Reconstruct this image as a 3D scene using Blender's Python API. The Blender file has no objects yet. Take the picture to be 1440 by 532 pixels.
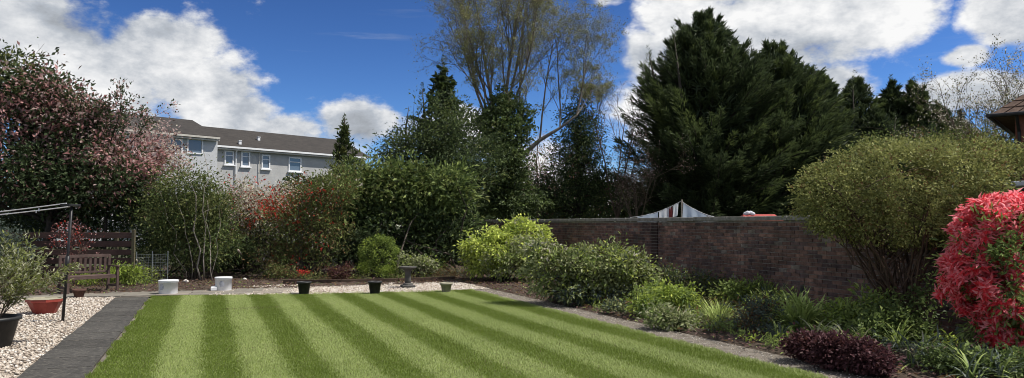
import bpy, math
import numpy as np
from mathutils import Vector

R = math.radians
rng = np.random.default_rng(7)
scn = bpy.context.scene
COL = scn.collection

# ------------------------------------------------------------------ camera
F, CX, CY, EYE, HOR = 1040.0, 720.0, 266.0, 1.7, 315.0
PITCH = math.atan((HOR - CY) / F)
cam_d = bpy.data.cameras.new('camera')
cam_d.sensor_width = 36.0
cam_d.lens = F / 1440 * 36.0
cam_d.clip_end = 2000
cam = bpy.data.objects.new('camera', cam_d)
cam.location = (0, 0, EYE)
cam.rotation_euler = (math.pi / 2 + PITCH, 0, 0)
COL.objects.link(cam)
scn.camera = cam
scn.view_settings.view_transform = 'Standard'
scn.view_settings.look = 'None'
scn.view_settings.gamma = 1.0
scn.cycles.filter_width = 1.0
scn.cycles.use_denoising = True
scn.cycles.denoising_prefilter = 'ACCURATE'
scn.view_settings.exposure = 0.5

# ------------------------------------------------------------------ sun and sky
SUN_AZ, SUN_EL = 90.0, 57.0          # clockwise from the viewing direction
sd = bpy.data.lights.new('sun', 'SUN')
sd.energy = 4.4
sd.angle = R(0.6)
sd.color = (1.0, 0.95, 0.87)
sun = bpy.data.objects.new('sun', sd)
sv = Vector((math.sin(R(SUN_AZ)) * math.cos(R(SUN_EL)), math.cos(R(SUN_AZ)) * math.cos(R(SUN_EL)), math.sin(R(SUN_EL))))
sun.rotation_euler = sv.to_track_quat('Z', 'Y').to_euler()
sun.location = (20, 10, 30)
COL.objects.link(sun)


def pix_dir(px, py):
    x = (px - CX) / F
    y = -(py - CY) / F
    c, s = math.cos(PITCH), math.sin(PITCH)
    return np.array([x, c - y * s, s + y * c])


def build_world():
    w = bpy.data.worlds.new('World')
    scn.world = w
    w.use_nodes = True
    nt = w.node_tree
    N, L = nt.nodes, nt.links
    N.clear()

    def m(op, a, b=None, c=None, clamp=False):
        n = N.new('ShaderNodeMath')
        n.operation = op
        n.use_clamp = clamp
        for i, v in enumerate((a, b, c)):
            if v is None:
                continue
            if hasattr(v, 'is_linked'):
                L.new(v, n.inputs[i])
            else:
                n.inputs[i].default_value = v
        return n.outputs[0]

    def ss(x, lo, hi):
        n = N.new('ShaderNodeMapRange')
        n.interpolation_type = 'SMOOTHSTEP'
        L.new(x, n.inputs[0])
        n.inputs[1].default_value, n.inputs[2].default_value = lo, hi
        n.inputs[3].default_value, n.inputs[4].default_value = 0, 1
        return n.outputs[0]

    tc = N.new('ShaderNodeTexCoord')
    d = tc.outputs['Generated']
    sep = N.new('ShaderNodeSeparateXYZ')
    L.new(d, sep.inputs[0])
    az = m('ARCTAN2', sep.outputs[0], sep.outputs[1])
    el = m('ARCSINE', sep.outputs[2])

    def noise(scale, detail, rough, off=(0, 0, 0), stretch=(1, 1, 1.7)):
        mp = N.new('ShaderNodeMapping')
        mp.inputs['Location'].default_value = off
        mp.inputs['Scale'].default_value = stretch
        L.new(d, mp.inputs[0])
        n = N.new('ShaderNodeTexNoise')
        n.inputs['Scale'].default_value = scale
        n.inputs['Detail'].default_value = detail
        n.inputs['Roughness'].default_value = rough
        L.new(mp.outputs[0], n.inputs['Vector'])
        return n.outputs['Fac']

    fb = noise(7.0, 10, 0.61)
    fb2 = noise(7.0, 7, 0.61, off=(-0.035, -0.015, -0.07))
    low = noise(2.2, 4, 0.5, off=(3.1, 1.7, 0.4))
    # cloud banks: (px, py, half width px, half height px, weight)
    banks = [(20, 50, 200, 120, 1.15), (110, 120, 170, 90, 1.1), (225, 60, 115, 52, 1.0), (285, 125, 110, 62, 1.1), (335, 165, 95, 48, 1.15), (400, 182, 80, 36, 1.1),
             (495, 168, 72, 44, 1.12), (640, 205, 150, 50, .75),
             (1080, 45, 190, 95, 1.2), (1200, 15, 120, 70, 1.2), (1010, 140, 170, 100, .95), (940, 20, 60, 50, .85), (905, 75, 48, 45, .85),
             (1425, 15, 80, 58, 1.15), (1362, 78, 42, 18, .9), (1380, 130, 120, 34, 1.15), (1270, 150, 70, 26, .8), (1175, 110, 70, 40, .9),
             (850, 2, 30, 12, .75), (800, 260, 200, 60, .8)]
    cov = None
    for (px, py, hw, hh, wt) in banks:
        v = pix_dir(px, py)
        v /= np.linalg.norm(v)
        a0, e0 = math.atan2(v[0], v[1]), math.asin(v[2])
        fa = F / math.cos(a0) ** 2 if False else F
        da = m('MULTIPLY', m('SUBTRACT', az, a0), fa / hw / math.cos(a0) ** 2)
        de = m('MULTIPLY', m('SUBTRACT', el, e0), F / hh / math.cos(a0))
        q = m('SQRT', m('ADD', m('MULTIPLY', da, da), m('MULTIPLY', de, de)))
        b = m('MULTIPLY', m('SUBTRACT', 1.25, q, clamp=True), wt)
        cov = b if cov is None else m('MAXIMUM', cov, b)
    # unseen sky: banks of the same kind, cover raised to lift ambient light
    inside = m('MULTIPLY', m('SUBTRACT', 1.0, ss(m('ABSOLUTE', az), .68, .85)), m('SUBTRACT', 1.0, ss(el, .36, .52)))
    gen = m('MULTIPLY', m('SUBTRACT', low, .38), 4.0)
    gen = m('MINIMUM', m('MAXIMUM', gen, 0.0), 1.0)
    cov = m('ADD', m('MULTIPLY', cov, inside), m('MULTIPLY', gen, m('SUBTRACT', 1.0, inside)))
    raw = m('ADD', m('MULTIPLY', cov, .62), m('MULTIPLY', m('SUBTRACT', fb, .5), 1.75))
    dens = ss(raw, .16, .44)
    # thin streaks
    st = noise(3.0, 5, 0.6, off=(.3, .2, .9), stretch=(1.2, 1.2, 16))
    streak = m('MULTIPLY', ss(st, .60, .85), .28)
    dens = m('MAXIMUM', dens, streak)
    light = m('MULTIPLY_ADD', m('SUBTRACT', fb, fb2), 2.4, .64)
    core = ss(raw, .66, 1.2)
    light = m('SUBTRACT', light, m('MULTIPLY', core, .52), clamp=True)
    cr = N.new('ShaderNodeValToRGB')
    e = cr.color_ramp.elements
    e[0].position, e[0].color = 0.0, (.33, .35, .38, 1)
    e[1].position, e[1].color = .92, (1, 1, 1, 1)
    k = cr.color_ramp.elements.new(.4)
    k.color = (.50, .54, .60, 1)
    L.new(light, cr.inputs[0])
    sc_ = N.new('ShaderNodeVectorMath')
    sc_.operation = 'SCALE'
    sc_.inputs['Scale'].default_value = 5.2
    L.new(cr.outputs[0], sc_.inputs[0])

    sky = N.new('ShaderNodeTexSky')
    sky.sky_type = 'NISHITA'
    sky.sun_disc = False
    sky.sun_elevation = R(SUN_EL)
    sky.sun_rotation = R(SUN_AZ)
    sky.altitude = 1500
    sky.air_density = 1.0
    sky.dust_density = 0.0
    sky.ozone_density = 6.0
    mix = N.new('ShaderNodeMix')
    mix.data_type = 'RGBA'
    L.new(dens, mix.inputs[0])
    s1 = N.new('ShaderNodeVectorMath'); s1.operation = 'SCALE'; s1.inputs['Scale'].default_value = .183
    L.new(sky.outputs[0], s1.inputs[0])
    gm = N.new('ShaderNodeGamma'); gm.inputs[1].default_value = 1.6
    L.new(s1.outputs[0], gm.inputs[0])
    s2 = N.new('ShaderNodeVectorMath'); s2.operation = 'SCALE'; s2.inputs['Scale'].default_value = 3.3
    L.new(gm.outputs[0], s2.inputs[0])
    L.new(s2.outputs[0], mix.inputs[6])
    L.new(sc_.outputs[0], mix.inputs[7])
    bg = N.new('ShaderNodeBackground')
    bg.inputs['Strength'].default_value = 0.13
    L.new(mix.outputs[2], bg.inputs[0])
    out = N.new('ShaderNodeOutputWorld')
    L.new(bg.outputs[0], out.inputs[0])


build_world()

# ------------------------------------------------------------------ helpers
def at(px, py, Y):
    """point seen at a pixel, at forward distance Y"""
    d = pix_dir(px, py)
    return np.array([0, 0, EYE]) + d * (Y / d[1])


def gnd(px, py, z=0.0):
    d = pix_dir(px, py)
    return np.array([0, 0, EYE]) + d * ((z - EYE) / d[2])


YAW = R(22.4)                         # the lawn runs away to the left
UX, UY = -math.sin(YAW), math.cos(YAW)
VX, VY = math.cos(YAW), math.sin(YAW)


def G(u, v, z=0.0):
    return np.array([u * UX + v * VX, u * UY + v * VY, z])


def toG(p):
    return p[0] * UX + p[1] * UY, p[0] * VX + p[1] * VY


def unit(a):
    a = np.asarray(a, float)
    return a / np.maximum(np.linalg.norm(a, axis=-1, keepdims=True), 1e-9)


def link(o, parent=None):
    COL.objects.link(o)
    if parent is not None:
        o.parent = parent
        o.matrix_parent_inverse = parent.matrix_basis.inverted()
    return o


def tag(o, label=None, cat=None, group=None, kind=None):
    if label: o['label'] = label
    if cat: o['category'] = cat
    if group: o['group'] = group
    if kind: o['kind'] = kind
    return o


def thing(name, label, cat, loc=(0, 0, 0), rz=0.0, group=None):
    o = bpy.data.objects.new(name, None)
    o.empty_display_size = .2
    o.location = tuple(loc)
    o.rotation_euler = (0, 0, rz)
    o.matrix_basis = o.matrix_basis
    link(o)
    return tag(o, label, cat, group)


def mesh_from(name, verts, faces_n, loops, mats, mi=None, smooth=False, tint=None):
    """verts (N,3); loops flat vertex ids; faces_n corner count (one int or array)"""
    me = bpy.data.meshes.new(name)
    verts = np.asarray(verts, np.float32)
    loops = np.asarray(loops, np.int32).ravel()
    if np.isscalar(faces_n):
        nf = len(loops) // faces_n
        starts = np.arange(nf, dtype=np.int32) * faces_n
    else:
        faces_n = np.asarray(faces_n, np.int32)
        nf = len(faces_n)
        starts = np.concatenate(([0], np.cumsum(faces_n)[:-1])).astype(np.int32)
    me.vertices.add(len(verts))
    me.vertices.foreach_set('co', verts.ravel())
    me.loops.add(len(loops))
    me.loops.foreach_set('vertex_index', loops)
    me.polygons.add(nf)
    me.polygons.foreach_set('loop_start', starts)
    for m in (mats if isinstance(mats, (list, tuple)) else [mats]):
        me.materials.append(m)
    if mi is not None:
        me.polygons.foreach_set('material_index', np.asarray(mi, np.int32))
    me.polygons.foreach_set('use_smooth', np.full(nf, bool(smooth)))
    if tint is not None:
        a = me.attributes.new('tint', 'FLOAT', 'FACE')
        a.data.foreach_set('value', np.asarray(tint, np.float32))
    me.update(calc_edges=True)
    return me


class MB:
    """collects boxes, tubes and lathed shapes; build() links ONE mesh object (local to its parent)"""
    def __init__(s):
        s.v, s.f, s.m = [], [], []
        s.sm = False

    def add(s, verts, faces, mi=0):
        b = len(s.v)
        s.v.extend([tuple(map(float, p)) for p in verts])
        s.f.extend([tuple(b + i for i in f) for f in faces])
        s.m.extend([mi] * len(faces))
        return s

    def box(s, c, sz, rz=0.0, rx=0.0, ry=0.0, mi=0, bev=0.0):
        x, y, z = [k / 2 for k in sz]
        pts = []
        if bev <= 0:
            pts = [(-x, -y, -z), (x, -y, -z), (x, y, -z), (-x, y, -z), (-x, -y, z), (x, -y, z), (x, y, z), (-x, y, z)]
            fs = [(0, 3, 2, 1), (4, 5, 6, 7), (0, 1, 5, 4), (1, 2, 6, 5), (2, 3, 7, 6), (3, 0, 4, 7)]
        else:
            for zz, ins in ((-z, bev), (-z + bev, 0), (z - bev, 0), (z, bev)):
                pts += [(-x + ins, -y + ins, zz), (x - ins, -y + ins, zz), (x - ins, y - ins, zz), (-x + ins, y - ins, zz)]
            fs = [(3, 2, 1, 0), (12, 13, 14, 15)]
            for k in range(3):
                for i in range(4):
                    a, b = k * 4 + i, k * 4 + (i + 1) % 4
                    fs.append((a, b, b + 4, a + 4))
        cx, sx = math.cos(rx), math.sin(rx)
        cy, sy = math.cos(ry), math.sin(ry)
        cz, sz_ = math.cos(rz), math.sin(rz)
        out = []
        for (a, b, d) in pts:
            b, d = b * cx - d * sx, b * sx + d * cx
            a, d = a * cy + d * sy, -a * sy + d * cy
            a, b = a * cz - b * sz_, a * sz_ + b * cz
            out.append((a + c[0], b + c[1], d + c[2]))
        return s.add(out, fs, mi)

    def tube(s, pts, radii, sides=6, mi=0, cap=True):
        P = np.asarray(pts, float)
        n = len(P)
        r = np.full(n, radii) if np.isscalar(radii) else np.asarray(radii, float)
        T = np.zeros_like(P)
        T[:-1] += P[1:] - P[:-1]
        T[1:] += P[1:] - P[:-1]
        T = unit(T)
        ref = np.array([0, 0, 1.0]) if abs(T[0][2]) < .9 else np.array([1.0, 0, 0])
        A = unit(np.cross(T, ref))
        B = np.cross(T, A)
        an = np.arange(sides) / sides * 2 * math.pi
        V = P[:, None, :] + r[:, None, None] * (A[:, None, :] * np.cos(an)[None, :, None] + B[:, None, :] * np.sin(an)[None, :, None])
        fs = []
        for i in range(n - 1):
            for k in range(sides):
                a, b = i * sides + k, i * sides + (k + 1) % sides
                fs.append((a, b, b + sides, a + sides))
        if cap:
            fs.append(tuple(range(sides))[::-1])
            fs.append(tuple((n - 1) * sides + k for k in range(sides)))
        return s.add(V.reshape(-1, 3), fs, mi)

    def lathe(s, prof, segs=24, c=(0, 0, 0), mi=0, sq=None):
        V, fs = [], []
        for (r, z) in prof:
            for k in range(segs):
                a = 2 * math.pi * (k + .5) / segs
                V.append((c[0] + r * math.cos(a), c[1] + r * math.sin(a), c[2] + z))
        for i in range(len(prof) - 1):
            for k in range(segs):
                a, b = i * segs + k, i * segs + (k + 1) % segs
                fs.append((a, b, b + segs, a + segs))
        if prof[0][0] > 1e-4: fs.append(tuple(range(segs))[::-1])
        if prof[-1][0] > 1e-4: fs.append(tuple((len(prof) - 1) * segs + k for k in range(segs)))
        return s.add(V, fs, mi)

    def build(s, name, mats, parent=None, smooth=False, loc=None):
        fn = [len(f) for f in s.f]
        lp = [i for f in s.f for i in f]
        me = mesh_from(name, np.array(s.v), fn, lp, mats, s.m, smooth)
        o = bpy.data.objects.new(name, me)
        if loc is not None: o.location = tuple(loc)
        COL.objects.link(o)
        if parent is not None: o.parent = parent
        return o


def sheet(name, pts, z, mat, kind='structure', thick=0.0):
    V = [(p[0], p[1], z) for p in pts]
    n = len(V)
    fs = [tuple(range(n))]
    if thick:
        V += [(p[0], p[1], z - thick) for p in pts]
        fs += [(i, (i + 1) % n, n + (i + 1) % n, n + i)[::-1] for i in range(n)]
    mb = MB()
    mb.add(V, fs)
    # make the face look up
    a = np.array(V[:n])
    area = 0.5 * np.sum(a[:, 0] * np.roll(a[:, 1], -1) - np.roll(a[:, 0], -1) * a[:, 1])
    if area < 0:
        mb.f = [f[::-1] for f in mb.f]
    o = mb.build(name, mat)
    o['kind'] = kind
    return o


# ------------------------------------------------------------------ materials
def nodes(name):
    m = bpy.data.materials.new(name)
    m.use_nodes = True
    nt = m.node_tree
    b = nt.nodes['Principled BSDF']
    return m, nt, b


def ramp(nt, fac, cols):
    r = nt.nodes.new('ShaderNodeValToRGB')
    e = r.color_ramp.elements
    for i, (p, c) in enumerate(cols):
        k = e[i] if i < 2 else e.new(p)
        k.position = p
        k.color = (*c, 1)
    nt.links.new(fac, r.inputs[0])
    return r.outputs[0]


def nz(nt, scale, detail=5, rough=.6, coord='Object', stretch=None):
    tc = nt.nodes.new('ShaderNodeTexCoord')
    n = nt.nodes.new('ShaderNodeTexNoise')
    n.inputs['Scale'].default_value = scale
    n.inputs['Detail'].default_value = detail
    n.inputs['Roughness'].default_value = rough
    v = tc.outputs[coord]
    if stretch:
        mp = nt.nodes.new('ShaderNodeMapping')
        mp.inputs['Scale'].default_value = stretch
        nt.links.new(v, mp.inputs[0])
        v = mp.outputs[0]
    nt.links.new(v, n.inputs['Vector'])
    return n.outputs['Fac']


def surf(name, cols, scale=8, rough=.8, bump=.2, bscale=60, stretch=None, spec=.3, metal=0.0, bdist=.01):
    """noise-mottled surface: cols = list of (pos, colour)"""
    m, nt, b = nodes(name)
    f = nz(nt, scale, 7, .65, stretch=stretch)
    nt.links.new(ramp(nt, f, cols), b.inputs['Base Color'])
    b.inputs['Roughness'].default_value = rough
    b.inputs['Specular IOR Level'].default_value = spec
    b.inputs['Metallic'].default_value = metal
    if bump:
        g = nz(nt, bscale, 4, .6, stretch=stretch)
        bp = nt.nodes.new('ShaderNodeBump')
        bp.inputs['Strength'].default_value = bump
        bp.inputs['Distance'].default_value = bdist
        nt.links.new(g, bp.inputs['Height'])
        nt.links.new(bp.outputs[0], b.inputs['Normal'])
    return m


def two(a, b, lo=.35, hi=.65):
    return [(lo, a), (hi, b)]


def leafm(name, dark, light, trans=.3, rough=.6, spec=.2):
    m, nt, b = nodes(name)
    at_ = nt.nodes.new('ShaderNodeAttribute')
    at_.attribute_name = 'tint'
    c = ramp(nt, at_.outputs['Fac'], [(0.0, dark), (1.0, light)])
    nt.links.new(c, b.inputs['Base Color'])
    b.inputs['Roughness'].default_value = rough
    b.inputs['Specular IOR Level'].default_value = spec
    t = nt.nodes.new('ShaderNodeBsdfTranslucent')
    nt.links.new(c, t.inputs['Color'])
    mx = nt.nodes.new('ShaderNodeMixShader')
    mx.inputs[0].default_value = trans
    nt.links.new(b.outputs[0], mx.inputs[1])
    nt.links.new(t.outputs[0], mx.inputs[2])
    nt.links.new(mx.outputs[0], nt.nodes['Material Output'].inputs['Surface'])
    return m


def brickm(name, a, b_):
    m, nt, b = nodes(name)
    gp = nt.nodes.new('ShaderNodeNewGeometry')
    def n_(scale, detail, rough, st=(1, 1, 1)):
        mp = nt.nodes.new('ShaderNodeMapping'); mp.inputs['Scale'].default_value = st
        nt.links.new(gp.outputs['Position'], mp.inputs[0])
        n = nt.nodes.new('ShaderNodeTexNoise')
        n.inputs['Scale'].default_value = scale; n.inputs['Detail'].default_value = detail; n.inputs['Roughness'].default_value = rough
        nt.links.new(mp.outputs[0], n.inputs['Vector'])
        return n.outputs['Fac']
    def mix(f, x, y, k='MIX'):
        q = nt.nodes.new('ShaderNodeMix'); q.data_type = 'RGBA'; q.blend_type = k
        if hasattr(f, 'is_linked'): nt.links.new(f, q.inputs[0])
        else: q.inputs[0].default_value = f
        for v, s_ in ((x, 6), (y, 7)):
            if hasattr(v, 'is_linked'): nt.links.new(v, q.inputs[s_])
            else: q.inputs[s_].default_value = (*v, 1)
        return q.outputs[2]
    c = ramp(nt, n_(9, 5, .65), [(.35, a), (.65, b_)])
    # weather stains, moss and pale bloom with shapes of their own
    st = ramp(nt, n_(1.1, 6, .6, (1, 1, 1.6)), [(.35, (.55, .55, .55)), (.65, (1.25, 1.2, 1.18))])
    c = mix(1.0, c, st, 'MULTIPLY')
    bl = ramp(nt, n_(11, 4, .7), [(.62, (0, 0, 0)), (.74, (.75, .75, .75))])
    c = mix(bl, c, (.24, .22, .20))
    ms = ramp(nt, n_(2.3, 5, .7), [(.58, (0, 0, 0)), (.72, (.6, .6, .6))])
    c = mix(ms, c, (.055, .06, .035))
    nt.links.new(c, b.inputs['Base Color'])
    b.inputs['Roughness'].default_value = .93
    b.inputs['Specular IOR Level'].default_value = .2
    bp = nt.nodes.new('ShaderNodeBump'); bp.inputs['Strength'].default_value = .7; bp.inputs['Distance'].default_value = .008
    nt.links.new(n_(55, 4, .65), bp.inputs['Height']); nt.links.new(bp.outputs[0], b.inputs['Normal'])
    return m


M = {}
M['bark'] = surf('bark', two((.045, .035, .027), (.11, .09, .07)), 14, .9, .5, 40, (1, 1, .25))
M['bark_dark'] = surf('bark_dark', two((.02, .017, .014), (.055, .045, .036)), 14, .9, .5, 40, (1, 1, .25))
M['bark_pale'] = surf('bark_pale', two((.14, .12, .10), (.28, .25, .21)), 10, .85, .3, 40, (1, 1, .3))
M['bark_red'] = surf('bark_red', two((.05, .032, .024), (.13, .085, .06)), 14, .9, .4, 40, (1, 1, .3))
M['bark_birch'] = surf('bark_birch', two((.10, .085, .07), (.22, .19, .16)), 9, .85, .3, 40, (1, 1, .3))
M['twig'] = surf('twig', two((.07, .052, .038), (.14, .105, .075)), 9, .85, .0)
M['soil'] = surf('soil', [(.3, (.03, .021, .015)), (.62, (.075, .054, .038)), (.8, (.12, .09, .065))], 5, .95, .8, 30, bdist=.04)
M['ground'] = surf('ground', two((.03, .035, .015), (.06, .065, .028)), .8, .95, .4, 12, bdist=.05)
for i, g in enumerate((.85, 1.0, 1.12)):
    M['path%d' % i] = surf('path%d' % i, [(.32, (.034 * g, .032 * g, .029 * g)), (.52, (.060 * g, .057 * g, .052 * g)), (.70, (.13 * g, .120 * g, .102 * g))], 22, .95, 1.0, 60, bdist=.015)
M['edge_path'] = surf('edge_path', [(.3, (.085, .072, .058)), (.6, (.17, .15, .125)), (.8, (.25, .225, .19))], 6, .95, .7, 60, bdist=.015)
M['slab'] = surf('slab', [(.3, (.15, .13, .105)), (.7, (.27, .24, .20))], 3, .9, .35, 70, bdist=.006)
M['slab2'] = surf('slab2', [(.3, (.12, .11, .09)), (.7, (.22, .20, .17))], 3, .9, .35, 70, bdist=.006)
M['gravel_bed'] = surf('gravel_bed', [(.3, (.16, .13, .10)), (.55, (.36, .31, .26)), (.75, (.48, .43, .37))], 28, .9, .9, 45, bdist=.02)
M['stone_a'] = surf('stone_a', two((.37, .31, .25), (.49, .43, .36)), 9, .8, 0)
M['stone_b'] = surf('stone_b', two((.22, .175, .135), (.33, .275, .225)), 9, .8, 0)
M['stone_c'] = surf('stone_c', two((.50, .46, .41), (.62, .585, .53)), 9, .8, 0)
M['lawn_base'] = surf('lawn_base', two((.08, .105, .025), (.12, .15, .04)), 3, .95, .3, 80)
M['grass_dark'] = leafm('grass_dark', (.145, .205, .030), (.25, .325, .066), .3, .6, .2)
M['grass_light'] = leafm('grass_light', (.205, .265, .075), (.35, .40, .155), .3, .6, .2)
M['coping'] = surf('coping', [(.3, (.12, .115, .10)), (.55, (.22, .21, .19)), (.75, (.33, .315, .28))], 7, .92, .5, 60, bdist=.01)
M['mortar'] = surf('mortar', two((.14, .128, .115), (.26, .24, .22)), 9, .95, .5, 80)
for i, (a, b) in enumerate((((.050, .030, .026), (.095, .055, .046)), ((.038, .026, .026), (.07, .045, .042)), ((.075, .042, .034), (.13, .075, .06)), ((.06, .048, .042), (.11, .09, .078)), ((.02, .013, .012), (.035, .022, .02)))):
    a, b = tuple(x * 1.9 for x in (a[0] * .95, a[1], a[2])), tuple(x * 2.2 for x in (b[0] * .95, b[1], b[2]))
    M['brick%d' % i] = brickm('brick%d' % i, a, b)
M['white_plastic'] = surf('white_plastic', two((.62, .63, .65), (.74, .75, .76)), 5, .45, .05, 30)
M['grey_print'] = surf('grey_print', two((.30, .31, .34), (.45, .46, .5)), 40, .5, 0)
M['black_plastic'] = surf('black_plastic', two((.012, .012, .013), (.03, .03, .03)), 6, .5, .1, 40)
M['red_plastic'] = surf('red_plastic', two((.22, .035, .026), (.31, .06, .045)), 5, .5, .1, 40)
M['terracotta'] = surf('terracotta', two((.06, .032, .024), (.12, .06, .045)), 8, .85, .3, 50)
M['pale_stone'] = surf('pale_stone', [(.3, (.20, .19, .13)), (.7, (.36, .33, .25))], 9, .9, .4, 50)
M['lead_stone'] = surf('lead_stone', [(.3, (.045, .045, .042)), (.7, (.11, .105, .095))], 9, .9, .4, 50)
M['fence_wood'] = surf('fence_wood', [(.3, (.045, .026, .022)), (.7, (.09, .052, .044))], 4, .85, .4, 40, (1, 1, 9))
M['fence_green'] = surf('fence_green', [(.3, (.06, .06, .035)), (.7, (.12, .10, .06))], 4, .9, .4, 40, (1, 1, 9))
M['bench_wood'] = surf('bench_wood', [(.3, (.05, .032, .028)), (.7, (.105, .068, .058))], 6, .75, .3, 40)
M['edge_wood'] = surf('edge_wood', [(.3, (.04, .026, .018)), (.7, (.09, .062, .042))], 6, .9, .4, 40)
M['black_metal'] = surf('black_metal', two((.012, .012, .014), (.025, .025, .025)), 8, .45, .1, 40)
M['rope'] = surf('rope', two((.55, .55, .55), (.7, .7, .7)), 30, .7, 0)
M['wire'] = surf('wire', two((.10, .12, .12), (.18, .20, .20)), 10, .6, 0)
M['dead_wood'] = surf('dead_wood', two((.32, .27, .21), (.46, .40, .33)), 10, .85, .2, 40)
M['roughcast'] = surf('roughcast', [(.3, (.35, .35, .345)), (.7, (.45, .45, .44))], 1.2, .95, .7, 18, bdist=.03)
M['roughcast_pale'] = surf('roughcast_pale', [(.3, (.42, .43, .44)), (.7, (.52, .53, .54))], 1.2, .95, .6, 18, bdist=.03)
M['slate'] = surf('slate', [(.3, (.022, .019, .017)), (.7, (.045, .039, .034))], 1.5, .8, .5, 6, (1, 1, 4), bdist=.03)
M['white_trim'] = surf('white_trim', two((.66, .67, .68), (.76, .77, .78)), 4, .5, 0)
M['cream_trim'] = surf('cream_trim', two((.40, .38, .34), (.52, .50, .45)), 2, .7, 0)
M['far_brick'] = surf('far_brick', two((.13, .05, .035), (.22, .09, .065)), 9, .9, .4, 30)
M['tile'] = surf('tile', two((.06, .036, .026), (.12, .075, .055)), 5, .9, .4, 20)
M['felt'] = surf('felt', two((.30, .33, .36), (.48, .51, .54)), 3, .8, .3, 40)
M['shed_wood'] = surf('shed_wood', two((.10, .07, .045), (.17, .125, .085)), 4, .85, .3, 30, (1, 1, 6))
M['red_roof'] = surf('red_roof', two((.26, .035, .028), (.36, .06, .045)), 5, .5, .1, 30)
M['pale_roof'] = surf('pale_roof', two((.34, .28, .22), (.46, .39, .32)), 3, .9, .3, 30)
M['cloth_white'] = leafm('cloth_white', (.72, .74, .78), (.8, .81, .83), .35, .8, .1)
M['cloth_blue'] = leafm('cloth_blue', (.52, .60, .72), (.58, .66, .77), .35, .8, .1)
M['cloth_red'] = leafm('cloth_red', (.16, .04, .04), (.2, .05, .05), .2, .8, .1)
mg, nt, b = nodes('window_glass')
b.inputs['Base Color'].default_value = (.10, .13, .17, 1)
b.inputs['Roughness'].default_value = .08
b.inputs['Specular IOR Level'].default_value = .8
M['glass'] = mg

LF = dict(
    evergreen=((.018, .028, .012), (.050, .070, .028)),
    dark_laurel=((.022, .036, .013), (.085, .115, .038)),
    laurel=((.035, .055, .016), (.135, .165, .048)),
    olive=((.050, .060, .018), (.125, .135, .045)),
    pink=((.17, .075, .070), (.40, .235, .22)),
    palepink=((.34, .23, .21), (.58, .45, .42)),
    bronze=((.055, .032, .024), (.14, .075, .055)),
    cream=((.38, .34, .27), (.62, .58, .49)),
    redflower=((.28, .028, .018), (.48, .055, .035)),
    russet=((.075, .050, .022), (.16, .10, .045)),
    conifer=((.011, .016, .008), (.036, .048, .019)),
    conifer_g=((.024, .034, .012), (.062, .078, .026)),
    birch=((.15, .165, .055), (.31, .31, .13)),
    catkin=((.11, .10, .07), (.21, .19, .14)),
    ivy=((.026, .040, .013), (.075, .10, .032)),
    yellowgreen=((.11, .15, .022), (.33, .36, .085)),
    variegated=((.055, .070, .026), (.20, .215, .105)),
    clipped=((.042, .048, .015), (.130, .132, .046)),
    boxgreen=((.040, .065, .014), (.14, .18, .04)),
    lime=((.10, .14, .022), (.22, .27, .05)),
    purple=((.026, .011, .013), (.085, .036, .040)),
    maroon=((.045, .018, .016), (.10, .04, .035)),
    pieris=((.74, .12, .155), (.80, .40, .42)),
    pierisdeep=((.52, .03, .045), (.68, .09, .11)),
    midgreen=((.045, .070, .020), (.15, .185, .055)),
    bluegreen=((.030, .042, .032), (.085, .105, .085)),
    strap=((.055, .085, .022), (.20, .24, .075)),
    palestrap=((.20, .21, .12), (.40, .40, .27)),
    litter=((.06, .035, .030), (.17, .10, .085)),
    grassedge=((.08, .10, .025), (.22, .24, .08)),
)
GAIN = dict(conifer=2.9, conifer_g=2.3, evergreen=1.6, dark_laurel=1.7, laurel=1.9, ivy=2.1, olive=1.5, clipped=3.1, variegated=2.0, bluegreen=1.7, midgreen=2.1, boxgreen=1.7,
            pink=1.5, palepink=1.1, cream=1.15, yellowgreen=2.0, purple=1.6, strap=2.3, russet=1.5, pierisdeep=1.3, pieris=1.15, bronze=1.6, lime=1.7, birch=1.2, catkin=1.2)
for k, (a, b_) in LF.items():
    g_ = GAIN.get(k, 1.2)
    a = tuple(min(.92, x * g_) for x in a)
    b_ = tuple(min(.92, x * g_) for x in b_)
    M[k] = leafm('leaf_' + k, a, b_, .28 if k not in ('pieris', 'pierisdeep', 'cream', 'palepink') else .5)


# ------------------------------------------------------------------ foliage
def leaf_arrays(pos, dirv, nrm, L, W, fold=.18, droop=.12):
    d = unit(dirv)
    s = unit(np.cross(d, nrm))
    n = np.cross(s, d)
    L = L[:, None]
    W = W[:, None]
    v0 = pos
    mid = pos + d * L * .48 + n * W * fold
    v1 = mid + s * W * .5
    v3 = mid - s * W * .5
    v2 = pos + d * L - n * L * droop
    return np.stack([v0, v1, v2, v3], 1)


class Leaves:
    def __init__(s):
        s.q, s.mi, s.t = [], [], []

    def add(s, pos, dirv, nrm, L, W, mi, tint, fold=.18, droop=.12):
        n = len(pos)
        s.q.append(leaf_arrays(pos, dirv, nrm, np.broadcast_to(L, (n,)), np.broadcast_to(W, (n,)), fold, droop))
        s.mi.append(np.broadcast_to(mi, (n,)))
        s.t.append(np.broadcast_to(tint, (n,)))

    def build(s, name, mats, parent=None, base=(0, 0, 0), kind=None):
        Q = np.concatenate(s.q)
        V = Q.reshape(-1, 3) - np.asarray(base)
        me = mesh_from(name, V, 4, np.arange(len(V)), mats, np.concatenate(s.mi), False, np.clip(np.concatenate(s.t), 0, 1))
        o = bpy.data.objects.new(name, me)
        COL.objects.link(o)
        if parent is not None: o.parent = parent
        if kind: o['kind'] = kind
        return o


def rdir(n):
    return unit(rng.normal(size=(n, 3)))


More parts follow.
